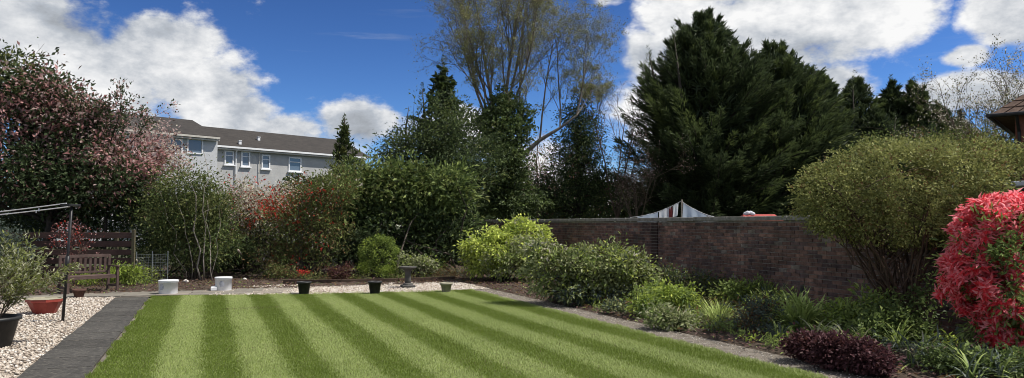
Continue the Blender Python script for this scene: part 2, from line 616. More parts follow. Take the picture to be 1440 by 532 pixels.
def lump(dirs, seed, amp):
    """smooth bumpy factor over directions, so outlines come out uneven"""
    r = np.random.default_rng(seed)
    f = np.zeros(len(dirs))
    for k in range(7):
        w = r.normal(size=3) * (2.0 + k * .9)
        f += np.sin(dirs @ w + r.uniform(0, 6.28)) / (1 + .35 * k)
    return 1 + amp * f / 2.2


def blob_points(n, c, r, shell, seed, amp=.16, zmin=None):
    d = rdir(n)
    u = rng.random(n)
    rad = (shell ** 3 + (1 - shell ** 3) * u) ** (1 / 3)
    p = np.asarray(c) + d * np.asarray(r) * (rad * lump(d, seed, amp))[:, None]
    if zmin is not None:
        p[:, 2] = np.maximum(p[:, 2], zmin + rng.random(n) * .05)
    return p, d


def pxblob(px, py, Y, rx, ry, dep=1.0):
    """ellipsoid given by its place and half size in the picture; dep = depth radius / width radius"""
    c = at(px, py, Y)
    k = Y / F
    return c, np.array([rx * k, max(rx, ry) * k * dep if dep <= 1 else rx * k * dep, ry * k])


SEED = [100]


def foliage(parent, base, blobs, mats, leaf, per=14, clump_r=.22, zmin=.03, shell=.55, name='crown', amp=.16, up=.45, tintbase=.45, flat=.0, sup=7, supr=None):
    """blobs: (centre, radii, n_clumps, weights over mats). Clumps of leaves spread through the volume."""
    lv = Leaves()
    centres = []
    for (c, r, nc, wts) in blobs:
        SEED[0] += 1
        ns_ = max(6, nc // sup)
        sr = supr if supr is not None else (1.0 if shell < .58 else .75 if shell < .7 else .55)
        r = np.maximum(np.asarray(r) - sr * clump_r * .9, np.asarray(r) * .55)
        p, d = blob_points(ns_, c, r, shell, SEED[0], amp, zmin)
        j = rng.integers(0, ns_, nc)
        d = unit(d[j] + rng.normal(size=(nc, 3)) * .25)
        p = p[j] + rng.normal(size=(nc, 3)) * clump_r * sr * np.array([1, 1, .7])
        if zmin is not None:
            p[:, 2] = np.maximum(p[:, 2], zmin + rng.random(nc) * .05)
        centres.append(p)
        w = np.array(wts, float)
        cm = rng.choice(len(w), size=nc, p=w / w.sum())
        ct = rng.normal(0, .16, nc)
        k = np.repeat(np.arange(nc), per)
        n = len(k)
        off = rng.normal(size=(n, 3)) * clump_r * np.array([1, 1, .75]) * .6
        pos = p[k] + off
        if zmin is not None:
            pos[:, 2] = np.maximum(pos[:, 2], zmin + rng.random(n) * .06)
        dv = unit(off) * .7 + d[k] * .6 + rng.normal(size=(n, 3)) * .5 + np.array([0, 0, -flat])
        nr = d[k] * .4 + np.array([0, 0, up]) + rng.normal(size=(n, 3)) * .45
        mi = cm[k].copy()
        if len(w) > 1:
            sw = rng.random(n) < .22
            mi[sw] = int(np.argmax(w))
        sc = rng.uniform(.65, 1.25, n)
        lv.add(pos, dv, nr, leaf[0] * sc, leaf[1] * sc, mi, tintbase + ct[k] + rng.normal(0, .2, n))
    lv.build(name, mats, parent, base)
    return np.concatenate(centres)


def arc(a, b, rise=.2, n=5, jit=.04):
    a, b = np.asarray(a, float), np.asarray(b, float)
    t = np.linspace(0, 1, n)[:, None]
    L = np.linalg.norm(b - a)
    p = a + (b - a) * t + np.array([0, 0, 1.0]) * (rise * L * np.sin(np.pi * t))
    p[1:-1] += rng.normal(size=(n - 2, 3)) * jit * L
    return p


def stems(parent, base, mat, targets, r0, root=None, spread=.12, name='stem', rise=.05, sides=5, split=None):
    """stems from the root to points in the crown; one mesh"""
    mb = MB()
    root = np.zeros(3) if root is None else np.asarray(root) - np.asarray(base)
    for t in targets:
        a = root + np.append(rng.normal(size=2) * spread, -0.02)
        p = arc(a, np.asarray(t) - np.asarray(base), rise, 6, .05)
        rr = r0 * rng.uniform(.6, 1.1) * np.linspace(1, .25, 6)
        mb.tube(p, rr, sides)
    return mb.build(name, mat, parent, smooth=True)


def trunk_limbs(parent, base, top, r0, centres, nl, mat, lean=.06, start=.25, name='trunk', sides=8):
    """tapered trunk with limbs running out to crown points"""
    base = np.asarray(base, float)
    top = np.asarray(top, float)
    mb = MB()
    n = 9
    tr = arc(base, top, 0, n, .012)
    tr -= base
    tr[0, 2] -= .1
    rad = r0 * (1 - np.linspace(0, 1, n)) ** .8 + r0 * .08
    rad[0] *= 1.35
    mb.tube(tr, rad, sides)
    H = top[2] - base[2]
    idx = rng.choice(len(centres), min(nl, len(centres)), replace=False)
    for i in idx:
        c = centres[i] - base
        hz = np.clip(c[2] / H - rng.uniform(.12, .32), start, .92)
        f = hz * (n - 1)
        k = int(min(f, n - 2))
        s = tr[k] + (tr[k + 1] - tr[k]) * (f - k)
        r = np.interp(f, np.arange(n), rad) * rng.uniform(.3, .55)
        p = arc(s, c, rng.uniform(-.05, .12), 6, .05)
        mb.tube(p, r * np.linspace(1, .18, 6), 5)
        for _ in range(2):
            q = p[rng.integers(2, 5)]
            e = c + rng.normal(size=3) * .5
            mb.tube(arc(q, e, .05, 4, .05), r * np.linspace(.4, .1, 4), 4)
    return mb.build(name, mat, parent, smooth=True)


def grow(mb, p, d, L, r, lev, tips, spec):
    """recursive branching; tips collects (point, direction) along the last shoots"""
    n = 5
    pts = [np.array(p, float)]
    dd = unit(d)
    for i in range(n - 1):
        dd = unit(dd + rng.normal(size=3) * spec['wob'] + np.array([0, 0, spec['up'][lev]]))
        pts.append(pts[-1] + dd * L / (n - 1))
    pts = np.array(pts)
    mb.tube(pts, r * np.linspace(1, .45 if lev < spec['levels'] else .25, n), spec['sides'][lev], cap=False)
    if lev >= spec['levels']:
        for i in range(1, n):
            tips.append((pts[i], dd))
        return
    for k in range(spec['kids'][lev]):
        t = rng.uniform(spec['from'][lev], 1.0) * (n - 1)
        i = int(min(t, n - 2))
        q = pts[i] + (pts[i + 1] - pts[i]) * (t - i)
        ax = unit(pts[i + 1] - pts[i])
        side = unit(np.cross(ax, rng.normal(size=3)))
        an = R(spec['ang'][lev]) * rng.uniform(.7, 1.25)
        nd = ax * math.cos(an) + side * math.sin(an)
        grow(mb, q, nd, L * spec['len'][lev] * rng.uniform(.7, 1.15), r * spec['rad'][lev] * (1 - .4 * t / n), lev + 1, tips, spec)


def conifer(name, label, base, H, prof, mats, group=None, nb=800, per=34, spray=(.45, .13), leaders=3, lift=.35, trunk=.22, cat='conifer tree', weights=(1,), start=.03, droop=.25, jit=.40, plume=2.8, fat=.21):
    """dense conifer: branches round a trunk, sprays along the branches; prof = [(height fraction, radius)]"""
    base = np.asarray(base, float)
    t = thing(name, label, cat, base, 0, group)
    hs, rs = zip(*prof)
    lead = [(0, 0, H)] + [(rng.normal() * prof[len(prof) // 2][1] * .4, rng.normal() * prof[len(prof) // 2][1] * .3, H * rng.uniform(.8, .95)) for _ in range(leaders - 1)]
    # plumes: upswept boughs whose tips make the uneven outline
    hf = rng.random(nb) ** .9 * (1.0 - start) + start
    az = rng.uniform(0, 2 * math.pi, nb)
    SEED[0] += 1
    Rr = np.interp(hf, hs, rs) * rng.uniform(1 - jit, 1 + jit * .55, nb)
    Rr *= lump(np.stack([np.cos(az), np.sin(az), hf * 5], 1), SEED[0], .12)
    out = np.stack([np.cos(az), np.sin(az), np.zeros(nb)], 1)
    el = R(12) + hf ** 1.2 * R(62) * lift * 2.0 + rng.normal(0, R(8), nb)
    tip = out * Rr[:, None]
    tip[:, 2] = (hf * .95 + rng.normal(0, .02, nb)) * H
    dirp = out * np.cos(el)[:, None]
    dirp[:, 2] = np.sin(el)
    Lp = np.clip(Rr * rng.uniform(.55, .95, nb), .5, plume)
    org = tip - dirp * Lp[:, None]
    org[:, 2] = np.maximum(org[:, 2], .1)
    k = np.repeat(np.arange(nb), per)
    n = len(k)
    s = rng.random(n) ** .75
    wid = Lp[k] * fat * (1.02 - s)
    a_ = unit(np.cross(dirp, [0, 0, 1.0]))
    b_ = np.cross(a_, dirp)
    th = rng.uniform(0, 2 * math.pi, n)
    rad_ = np.sqrt(rng.random(n)) * wid
    rv = a_[k] * np.cos(th)[:, None] + b_[k] * (np.sin(th) * .6)[:, None]
    pos = org[k] + (tip - org)[k] * s[:, None] + rv * rad_[:, None]
    pos[:, 2] -= droop * .25 * rad_
    pos[:, 2] = np.maximum(pos[:, 2], .05)
    dv = dirp[k] * 1.15 + rv * .55 + rng.normal(size=(n, 3)) * .12
    dv[:, 2] -= droop * .4 * rng.random(n)
    nr = np.array([0, 0, 1.0]) + rng.normal(size=(n, 3)) * .4 + out[k] * .3
    mi = rng.choice(len(weights), size=nb, p=np.array(weights) / sum(weights))[k]
    sc = rng.uniform(.55, 1.25, n) * (1.1 - .35 * s)
    ct = rng.normal(0, .15, nb)[k]
    lv = Leaves()
    tint = .32 + ct + rng.normal(0, .17, n) + .25 * (s - .5)
    lv.add(pos, dv, nr, spray[0] * sc, spray[1] * sc, mi, tint, .1, .05)
    for sgn in (-1, 1):
        sel = rng.random(n) < .5
        ud = unit(dv[sel])
        d2 = ud + sgn * np.cross(ud, [0, 0, 1]) * .7
        lv.add(pos[sel] + ud * (spray[0] * sc[sel] * .35)[:, None], d2, nr[sel], spray[0] * sc[sel] * .55, spray[1] * sc[sel] * .5, mi[sel], tint[sel] + .08, .1, .1)
    # feathery leaders
    for (dx, dy, h) in lead:
        q = 90
        f_ = rng.random(q)
        zz = h - f_ ** 1.1 * H * .16
        a2 = rng.uniform(0, 6.28, q)
        rr = (h - zz) * .2
        pp = np.stack([dx + np.cos(a2) * rr * .4, dy + np.sin(a2) * rr * .4, zz], 1)
        dd = np.stack([np.cos(a2), np.sin(a2), np.full(q, .75)], 1)
        lv.add(pp, dd, rng.normal(size=(q, 3)) + [0, 0, .4], spray[0] * (.35 + .8 * f_), spray[1] * .6, 0, .45 + rng.normal(0, .15, q), .1, -.1)
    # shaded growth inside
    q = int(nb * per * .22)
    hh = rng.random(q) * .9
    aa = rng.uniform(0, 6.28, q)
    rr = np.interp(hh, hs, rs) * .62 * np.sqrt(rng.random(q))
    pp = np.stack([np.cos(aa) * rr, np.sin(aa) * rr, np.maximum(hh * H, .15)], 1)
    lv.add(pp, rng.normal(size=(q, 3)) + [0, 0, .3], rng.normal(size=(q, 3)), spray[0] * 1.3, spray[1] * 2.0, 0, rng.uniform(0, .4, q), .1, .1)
    lv.build('crown', mats, t)
    mb = MB()
    mb.tube([(0, 0, -.1), (0, 0, H * .35), (.03, 0, H * .7), (0, 0, H * .97)], [trunk * 1.2, trunk * .8, trunk * .45, .02], 8)
    for (dx, dy, h) in lead[1:]:
        mb.tube([(0, 0, H * .3), (dx * .7, dy * .7, h * .6), (dx, dy, h * .97)], [trunk * .6, trunk * .35, .015], 6)
    for i in range(0, nb, 2):
        mb.tube([(0, 0, max(.2, org[i][2] - .3 * Rr[i])), org[i], tip[i] - dirp[i] * .1], [.045, .035, .008], 4, cap=False)
    mb.build('trunk', M['bark_dark'], t, smooth=True)
    return t


def straps(base_pts, n, L, W, spread, lv, mi, tint=.5, up=1.0, arch=.5, seg=4, wts=None):
    """arching strap leaves; each is a strip of short folded quads added to lv"""
    for b in base_pts:
        az = rng.uniform(0, 6.283, n)
        ln = L * rng.uniform(.6, 1.15, n)
        el = R(85) - np.abs(rng.normal(0, spread, n))
        d = np.stack([np.cos(az) * np.cos(el), np.sin(az) * np.cos(el), np.sin(el) * up], 1)
        d = unit(d)
        p = np.asarray(b)[None, :] + np.stack([rng.normal(size=n) * .05 * L, rng.normal(size=n) * .05 * L, np.zeros(n)], 1)
        side = np.stack([-np.sin(az), np.cos(az), np.zeros(n)], 1)
        tt = tint + rng.normal(0, .2, n)
        mm = mi if wts is None else rng.choice(len(wts), size=n, p=np.array(wts) / sum(wts))
        w0 = np.full(n, W) * rng.uniform(.7, 1.2, n)
        for k in range(seg):
            w1 = w0 * (1 - (k + 1) / seg) ** .5 if k == seg - 1 else W * (1 - .25 * ((k + 1) / seg) ** 2) * w0 / w0
            w1 = w0 * (.08 if k == seg - 1 else .95)
            e = p + d * (ln / seg)[:, None]
            q = np.stack([p - side * w0[:, None] / 2, p + side * w0[:, None] / 2, e + side * w1[:, None] / 2, e - side * w1[:, None] / 2], 1)
            lv.q.append(q)
            lv.mi.append(np.broadcast_to(mm, (n,)))
            lv.t.append(tt + .1 * k)
            p, w0 = e, w1
            d = unit(d + np.array([0, 0, -arch / seg * 1.6]) + np.stack([np.cos(az), np.sin(az), np.zeros(n)], 1) * .12)
    return lv

# ------------------------------------------------------------------ the ground
V_L, V_R = -1.15, 6.33               # lawn sides in the garden frame
V_PATH = -1.9                        # outer edge of the left path
V_WALL = 10.5
uA, vA = toG(gnd(222, 417))
uB, vB = toG(gnd(660, 408))


def u_far(v):
    return uA + (uB - uA) * (v - vA) / (vB - vA)


def quad_uv(us, vs):
    return [G(u, v) for u, v in zip(us, vs)]


sheet('ground', [(-300, -60), (300, -60), (300, 500), (-300, 500)], -.06, M['ground'])


def soil_patch(name, u0, u1, v0, v1, step=.22, amp=.035, z0=.0, inside=None):
    nu, nv = int((u1 - u0) / step) + 1, int((v1 - v0) / step) + 1
    us, vs = np.linspace(u0, u1, nu), np.linspace(v0, v1, nv)
    UU, VV = np.meshgrid(us, vs, indexing='ij')
    Z = z0 + amp * (np.sin(UU * 2.1 + 1) * np.cos(VV * 1.7) * .5 + rng.normal(size=UU.shape) * .45)
    edge = np.minimum(np.minimum(UU - u0, u1 - UU), np.minimum(VV - v0, v1 - VV))
    Z = np.where(edge < .01, -.03, Z)
    X = UU * UX + VV * VX
    Yy = UU * UY + VV * VY
    V = np.stack([X, Yy, Z], -1).reshape(-1, 3)
    i = np.arange(nu * nv).reshape(nu, nv)
    q = np.stack([i[:-1, :-1], i[:-1, 1:], i[1:, 1:], i[1:, :-1]], -1).reshape(-1)
    me = mesh_from(name, V, 4, q, M['soil'], None, True)
    o = bpy.data.objects.new(name, me)
    COL.objects.link(o)
    o['kind'] = 'structure'
    return o


soil_patch('border_soil', 1.0, 20.2, V_R + .5, V_WALL - .03, z0=.02)
soil_patch('back_bed_soil', 20.2, 33.0, -12.0, V_WALL - .03, z0=.03)

sheet('lawn_base', quad_uv([1, 1, u_far(V_R), u_far(V_L)], [V_L, V_R, V_R, V_L]), .004, M['lawn_base'])
lp_ = sheet('left_path', quad_uv([1, 1, 18.9, 18.9], [V_PATH, V_L - .05, V_L - .05, V_PATH]), .001, M['soil'])
psl = []
for k in range(3):
    mb = MB()
    mb.box((0, 0, 0), (.695, .722, .05), bev=.010)
    psl.append(mesh_from('path_slab', np.array(mb.v), [len(f) for f in mb.f], [i for f in mb.f for i in f], M['path%d' % k], mb.m))
for k in range(24):
    o = bpy.data.objects.new('path_slab', psl[int(rng.integers(3))])
    o.location = tuple(G(1.4 + k * .75, (V_PATH + V_L - .05) / 2 + rng.normal() * .006, .002 + rng.normal() * .003))
    o.rotation_euler = (rng.normal() * .006, rng.normal() * .006, YAW + rng.normal() * .006)
    COL.objects.link(o)
    o.parent = lp_
sheet('left_path_verge', quad_uv([1, 1, 18.9, 18.9], [V_L - .05, V_L + .02, V_L + .02, V_L - .05]), .0, M['edge_path'])
sheet('edge_path', quad_uv([1, 1, 19.6, 20.3, 20.3], [V_R - .02, V_R + .56, V_R + .56, V_R + .2, V_R - .4]), .0, M['edge_path'])
sheet('left_gravel', quad_uv([1, 1, u_far(V_PATH) + .1, u_far(-9) + .1], [-9, V_PATH + .01, V_PATH + .01, -9]), -.004, M['gravel_bed'])
gp = [gnd(x, y) for x, y in ((292, 416.2), (400, 415), (500, 413), (600, 411), (652, 408.3), (688, 407), (660, 400), (636, 396), (560, 398.5), (480, 400.5), (400, 401), (340, 404))]
sheet('far_gravel', gp, -.006, M['gravel_bed'])


def in_poly(P, poly):
    poly = np.asarray(poly)[:, :2]
    x, y = P[:, 0], P[:, 1]
    ins = np.zeros(len(P), bool)
    j = len(poly) - 1
    for i in range(len(poly)):
        xi, yi, xj, yj = *poly[i], *poly[j]
        c = ((yi > y) != (yj > y)) & (x < (xj - xi) * (y - yi) / (yj - yi + 1e-12) + xi)
        ins ^= c
        j = i
    return ins


# lawn: mown blades, laid towards and away in stripes
def build_lawn():
    n = 950000
    u = 4.5 + (uA + .1 - 4.5) * rng.random(n) ** 1.25
    v = rng.uniform(V_L - .12, V_R + .12, n)
    uf = u_far(v) + rng.normal(0, .025, n)
    wob = .03 * np.sin(u * 3.1) + .025 * np.sin(u * 7.7 + 1) + .02 * np.sin(u * 17)
    keep = (u < uf) & (v > V_L + .01 + wob - np.abs(rng.normal(0, .02, n))) & (v < V_R - .01 + .8 * wob + np.abs(rng.normal(0, .02, n)))
    u, v = u[keep], v[keep]
    n = len(u)
    wv = v + .014 * np.sin(u * 1.3 + v) + rng.normal(0, .055, n)
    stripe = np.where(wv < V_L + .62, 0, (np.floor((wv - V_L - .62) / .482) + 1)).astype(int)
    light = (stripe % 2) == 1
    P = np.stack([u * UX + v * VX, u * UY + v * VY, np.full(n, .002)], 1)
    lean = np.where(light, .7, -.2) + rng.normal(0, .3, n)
    sidel = rng.normal(0, .35, n)
    h = rng.uniform(.013, .03, n)
    edge = np.minimum(v - V_L, V_R - v) < .06
    h = np.where(edge, h * rng.uniform(1, 1.9, n), h)
    wd = rng.uniform(.0022, .0048, n) * (1 + .06 * (u - 5))
    tip = P.copy()
    tip[:, 0] += (lean * UX + sidel * VX) * h
    tip[:, 1] += (lean * UY + sidel * VY) * h
    tip[:, 2] += h
    a = rng.uniform(0, 3.14, n)
    sv_ = np.stack([np.cos(a), np.sin(a), np.zeros(n)], 1) * wd[:, None]
    V = np.stack([P - sv_, P + sv_, tip], 1).reshape(-1, 3)
    low = .5 * np.sin(P[:, 0] * 1.7 + 2 * np.sin(P[:, 1] * .9)) + .5 * np.sin(P[:, 1] * 2.3 + P[:, 0] * .8)
    mid = np.sin(P[:, 0] * 6.1 + 2 * np.sin(P[:, 1] * 4.3)) * np.sin(P[:, 1] * 7.3 + 1.5 * np.sin(P[:, 0] * 5.1))
    tint = .5 + .13 * low + .12 * mid + rng.normal(0, .22, n)
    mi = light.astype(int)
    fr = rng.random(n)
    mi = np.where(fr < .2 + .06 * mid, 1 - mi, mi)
    mi = np.where(rng.random(n) < .012 + .02 * (low > .7), 2, mi)
    c = gnd(352, 434.5)
    pu, pv = toG(c)
    worn = (((u - pu) / .22) ** 2 + ((v - pv) / .6) ** 2 < 1) & (rng.random(n) < .22)
    mi = np.where(worn, 2, mi)
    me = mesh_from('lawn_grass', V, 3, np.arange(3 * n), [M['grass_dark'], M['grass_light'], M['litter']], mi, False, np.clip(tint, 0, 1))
    o = bpy.data.objects.new('lawn_grass', me)
    COL.objects.link(o)
    tag(o, 'short striped green lawn mown in light and dark bands', 'grass', None, 'stuff')


build_lawn()


def pebbles(name, P, label, size=(.014, .03), z=.0):
    n = len(P)
    oct_ = np.array([(1, 0, 0), (0, 1, 0), (-1, 0, 0), (0, -1, 0), (0, 0, 1), (0, 0, -1)], float)
    f = np.array([(0, 1, 4), (1, 2, 4), (2, 3, 4), (3, 0, 4), (1, 0, 5), (2, 1, 5), (3, 2, 5), (0, 3, 5)])
    s = rng.uniform(*size, n)
    sc = np.stack([s * rng.uniform(.8, 1.5, n), s, s * rng.uniform(.5, .8, n)], 1)
    a = rng.uniform(0, 6.28, n)
    B = oct_[None] * sc[:, None, :] * rng.uniform(.75, 1.2, (n, 6, 1))
    X = B[..., 0] * np.cos(a)[:, None] - B[..., 1] * np.sin(a)[:, None]
    Yy = B[..., 0] * np.sin(a)[:, None] + B[..., 1] * np.cos(a)[:, None]
    V = np.stack([X + P[:, 0:1], Yy + P[:, 1:2], B[..., 2] + (z + s * .35)[:, None]], -1).reshape(-1, 3)
    lp = (f[None] + (np.arange(n) * 6)[:, None, None]).reshape(-1)
    mi = np.repeat(rng.choice(3, n, p=[.5, .27, .23]), 8)
    me = mesh_from(name, V, 3, lp, [M['stone_a'], M['stone_b'], M['stone_c']], mi, True)
    o = bpy.data.objects.new(name, me)
    COL.objects.link(o)
    tag(o, label, 'gravel', None, 'stuff')


n = 30000
gv = V_PATH - .02 - rng.random(n) * 4.2
gu = 6 + (u_far(gv) - .02 - 6) * rng.random(n) ** 1.2
P = np.stack([gu * UX + gv * VX, gu * UY + gv * VY], 1)
pebbles('gravel_stones', P, 'pale cream gravel left of the grey path')
Q = np.array(gp)
P = np.stack([rng.uniform(Q[:, 0].min(), Q[:, 0].max(), 26000), rng.uniform(Q[:, 1].min(), Q[:, 1].max(), 26000)], 1)
P = P[in_poly(P, gp)][:11000]
pebbles('far_gravel_stones', P, 'pale cream gravel strip at the far end of the lawn', (.016, .034))
# stray stones and crumbs along the soil path
n = 2500
P = np.array([G(u, v)[:2] for u, v in zip(rng.uniform(5, 20, n), rng.uniform(V_R, V_R + .56, n))])
pebbles('path_crumbs', P, 'loose crumbs of stone on the earth path beside the lawn', (.005, .013))

# paving slabs at the far end
pav = sheet('paving', quad_uv([u_far(-5.2) - .1, u_far(2.4) - .02, u_far(2.4) + 1.5, u_far(-5.2) + 1.9], [-5.2, 2.1, 2.6, -5.2]), .001, M['edge_path'])
sl = [[], []]
for k in range(2):
    for j in range(2):
        mb = MB()
        mb.box((0, 0, 0), (.70, .60 if k == 0 else .74, .05), bev=.006)
        fn = [len(f) for f in mb.f]
        sl[k].append(mesh_from('slab', np.array(mb.v), fn, [i for f in mb.f for i in f], M['slab' if j == 0 else 'slab2'], mb.m))
for row, du in enumerate((.36, 1.05)):
    k = row
    for c in range(11):
        v = -5.0 + c * .715 + (.3 if row else 0)
        if v > (1.55 if row == 0 else 2.2): continue
        if row == 0 and V_PATH + .1 < v < -9: continue
        o = bpy.data.objects.new('paving_slab', sl[k][int(rng.random() < .4)])
        p = G(u_far(v) + du, v, .004 + rng.normal() * .003)
        o.location = tuple(p)
        o.rotation_euler = (rng.normal() * .006, rng.normal() * .006, YAW - math.atan2(uA - uB, vB - vA) * 1.0 + rng.normal() * .008)
        COL.objects.link(o)
        o.parent = pav

# timber edging between the gravel and the back bed
ep = [gnd(x, y) for x, y in ((398, 400.2), (480, 399.8), (560, 397.8), (640, 395))]
ed = thing('timber_edging', 'low dark timber edging along the back of the far gravel strip', 'edging', ep[0])
for a, b in zip(ep[:-1], ep[1:]):
    mb = MB()
    c = (a + b) / 2 - ep[0]
    L_ = np.linalg.norm(b - a)
    mb.box((c[0], c[1], .05), (L_ - .015, .05, .16), math.atan2(b[1] - a[1], b[0] - a[0]), bev=.006)
    mb.build('edging_board', M['edge_wood'], ed)

# ------------------------------------------------------------------ brick wall
W_U0, W_U1, W_H = 3.5, 31.0, 1.76
wall = thing('brick_wall', 'long dark brown brick garden wall with grey coping on the right', 'wall', G(W_U0, V_WALL), YAW)
mb = MB()
mb.box((.108, (W_U1 - W_U0) / 2, W_H / 2 - .05), (.196, W_U1 - W_U0 - .02, W_H + .1 - .004))
mb.build('mortar', M['mortar'], wall)
piers = []
for pxx, wdt, prj in ((921, .26, .03), (1328, .44, .11)):
    d = pix_dir(pxx, 315)
    # where the view ray meets the wall line
    Am = np.array([[d[0], -UX], [d[1], -UY]])
    s_, u_ = np.linalg.solve(Am, np.array([V_WALL * VX, V_WALL * VY]))
    piers.append((u_ - W_U0, wdt, prj))
    mb = MB()
    mb.box((-prj / 2 + .006, u_ - W_U0, W_H / 2 - .05), (prj - .012, wdt - .016, W_H + .1 - .004))
    mb.build('pier_core', M['mortar'], wall)
CH = .075
bricks = []
ncs = int(W_H / CH)
for c in range(ncs):
    z = .0375 + c * CH + .003
    y = -.11 * (c % 2)
    while y < W_U1 - W_U0:
        y0, y1 = max(y, 0.), min(y + .215, W_U1 - W_U0)
        if y1 - y0 > .05:
            yc = (y0 + y1) / 2
            if not any(abs(yc - pu) < w / 2 - .12 for pu, w, _ in piers):
                bricks.append((.048 + rng.normal() * .0022, yc, z, y1 - y0))
        y += .225
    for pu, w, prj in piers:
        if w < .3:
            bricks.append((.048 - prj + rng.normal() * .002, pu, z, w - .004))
        else:
            sp = [.215, .215] if c % 2 == 0 else [.1, .215, .1]
            yy = pu - w / 2
            for s in sp:
                bricks.append((.048 - prj + rng.normal() * .002, yy + s / 2, z, s))
                yy += s + .01
B = np.array(bricks)
B[:, 1] += rng.normal(0, .0025, len(B))
B[:, 2] += rng.normal(0, .0015, len(B))
wpos = np.array([G(W_U0 + y, V_WALL + x, z) for x, y, z, l in B])
scr = CX + F * wpos[:, 0] / wpos[:, 1]
size = B[:, 3] / wpos[:, 1]
seen = (((scr > 925) & (scr < 1122) & (B[:, 2] > .80)) | ((scr > 1308) & (scr < 1346) & (B[:, 2] > .35) & (B[:, 2] < 1.5))) & (B[:, 3] > .09) & (B[:, 3] < .216)
order = np.where(seen)[0]
order = order[np.argsort(-size[order])][:300]
mark = np.zeros(len(B), bool)
mark[order] = True
cache = {}
for i in np.where(mark)[0]:
    mi = int(rng.choice(4, p=[.5, .25, .19, .06]))
    key = (round(B[i, 3], 3), mi)
    if key not in cache:
        mb = MB()
        mb.box((0, 0, 0), (.1, B[i, 3], .064), bev=.004)
        cache[key] = mesh_from('brick', np.array(mb.v), [len(f) for f in mb.f], [k for f in mb.f for k in f], M['brick%d' % mi], mb.m)
    o = bpy.data.objects.new('brick', cache[key])
    o.location = tuple(B[i, :3])
    COL.objects.link(o)
    o.parent = wall
rest = B[~mark]
mb = MB()
for (x, y, z, l) in rest:
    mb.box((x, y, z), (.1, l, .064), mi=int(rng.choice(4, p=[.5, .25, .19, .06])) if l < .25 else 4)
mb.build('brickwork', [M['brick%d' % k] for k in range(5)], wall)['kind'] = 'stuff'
y = 0.0
cop = []
for k in range(3):
    mb = MB()
    mb.box((0, 0, 0), (.31, .592, .095), bev=.012)
    cop.append(mesh_from('coping_stone', np.array(mb.v), [len(f) for f in mb.f], [i for f in mb.f for i in f], M['coping'], mb.m))
while y < W_U1 - W_U0:
    o = bpy.data.objects.new('coping_stone', cop[int(rng.integers(3))])
    o.location = (.10 + rng.normal() * .003, y + .3, W_H + .05 + rng.normal() * .0025)
    o.rotation_euler = (rng.normal() * .004, rng.normal() * .006, 0)
    COL.objects.link(o)
    o.parent = wall
    y += .6

# ------------------------------------------------------------------ far apartment block
pA, pB = at(297, 315, 64.0), at(445, 315, 71.7)
fd = unit((pB - pA)[:2])
ang = math.atan2(fd[1], fd[0])


def on_facade(px, py, off=0.0):
    """local (x along facade, z) where a pixel's ray meets the facade plane"""
    d = pix_dir(px, py)
    nrm = np.array([fd[1], -fd[0]])
    s_ = (nrm @ (pA[:2] + nrm * off)) / (nrm @ d[:2])
    p = np.array([0, 0, EYE]) + d * s_
    return (p[:2] - pA[:2]) @ fd, p[2]


apt = thing('apartment_block', 'long grey rendered apartment block with dark slate roof beyond the trees', 'building', (pA[0], pA[1], 0), ang)
zE = on_facade(297, 206)[1]
xR, xL = 16.0, -12.0
D = 9.0
def wall_part(x0, x1, y0, y1, z1, mat):
    mb = MB()
    mb.box(((x0 + x1) / 2, (y0 + y1) / 2, z1 / 2 - .1), (x1 - x0, y1 - y0, z1 + .2))
    return mb.build('wall', mat, apt)
wall_part(0.003, xR, 0, D, zE, M['roughcast'])
wall_part(xL, 0, -.9, D, zE + .55, M['roughcast_pale'])
def roof_part(x0, x1, y0, y1, ze, zr):
    ym = (y0 + y1) / 2
    V = [(x0, y0, ze), (x1, y0, ze), (x1, ym, zr), (x0, ym, zr), (x1, y1, ze), (x0, y1, ze)]
    V2 = [(a, b, c + .14) for a, b, c in V]
    mb = MB()
    mb.add(V + V2, [(6, 7, 8, 9), (9, 8, 10, 11), (0, 1, 7, 6), (5, 11, 10, 4), (1, 4, 2), (0, 3, 5), (1, 2, 8, 7), (2, 4, 10, 8), (0, 6, 9, 3), (3, 9, 11, 5)])
    return mb.build('roof', M['slate'], apt)
rf = roof_part(.004, xR + .4, -.45, D + .45, zE + .02, zE + 2.15)
roof_part(xL - .3, 0.0, -1.3, D + .45, zE + .6, zE + 2.55)
for (x0, x1, y, z, h, mat) in ((.05, xR, -.53, zE + .0, .16, 'white_trim'), (xL, -.03, -1.38, zE + .58, .16, 'cream_trim')):
    mb = MB()
    mb.box(((x0 + x1) / 2, y, z + .02), (x1 - x0, .12, h))
    mb.build('gutter', M[mat], apt)
    mb = MB()
    mb.box(((x0 + x1) / 2, y + .24, z - .16), (x1 - x0, .34, .12))
    mb.build('soffit', M['cream_trim'], apt)
for (px, py, wpx, hpx) in ((322, 222, 13, 19), (345, 224, 12.5, 21), (373.5, 228, 12, 20), (414.5, 231.5, 18, 21)):
    x, z = on_facade(px, py)
    x0 = on_facade(px - wpx / 2, py)[0]
    x1 = on_facade(px + wpx / 2, py)[0]
    w, h = x1 - x0, hpx * 68 / F
    mb = MB()
    for sx in (-1, 1):
        mb.box((x + sx * (w / 2 - .06), -.03, z), (.12, .1, h))
    for sz in (-1, 1):
        mb.box((x, -.032, z + sz * (h / 2 - .06)), (w - .24, .1, .12))
    mb.box((x, -.031, z + h * .16), (w - .24, .08, .07))
    fr = mb.build('window', M['white_trim'], apt)
    mb = MB()
    mb.box((x, -.012, z), (w - .2, .012, h - .2))
    mb.build('pane', M['glass'], fr)
    mb = MB()
    mb.box((x, -.08, z - h / 2 - .05), (w + .2, .2, .1))
    mb.build('sill', M['white_trim'], fr)
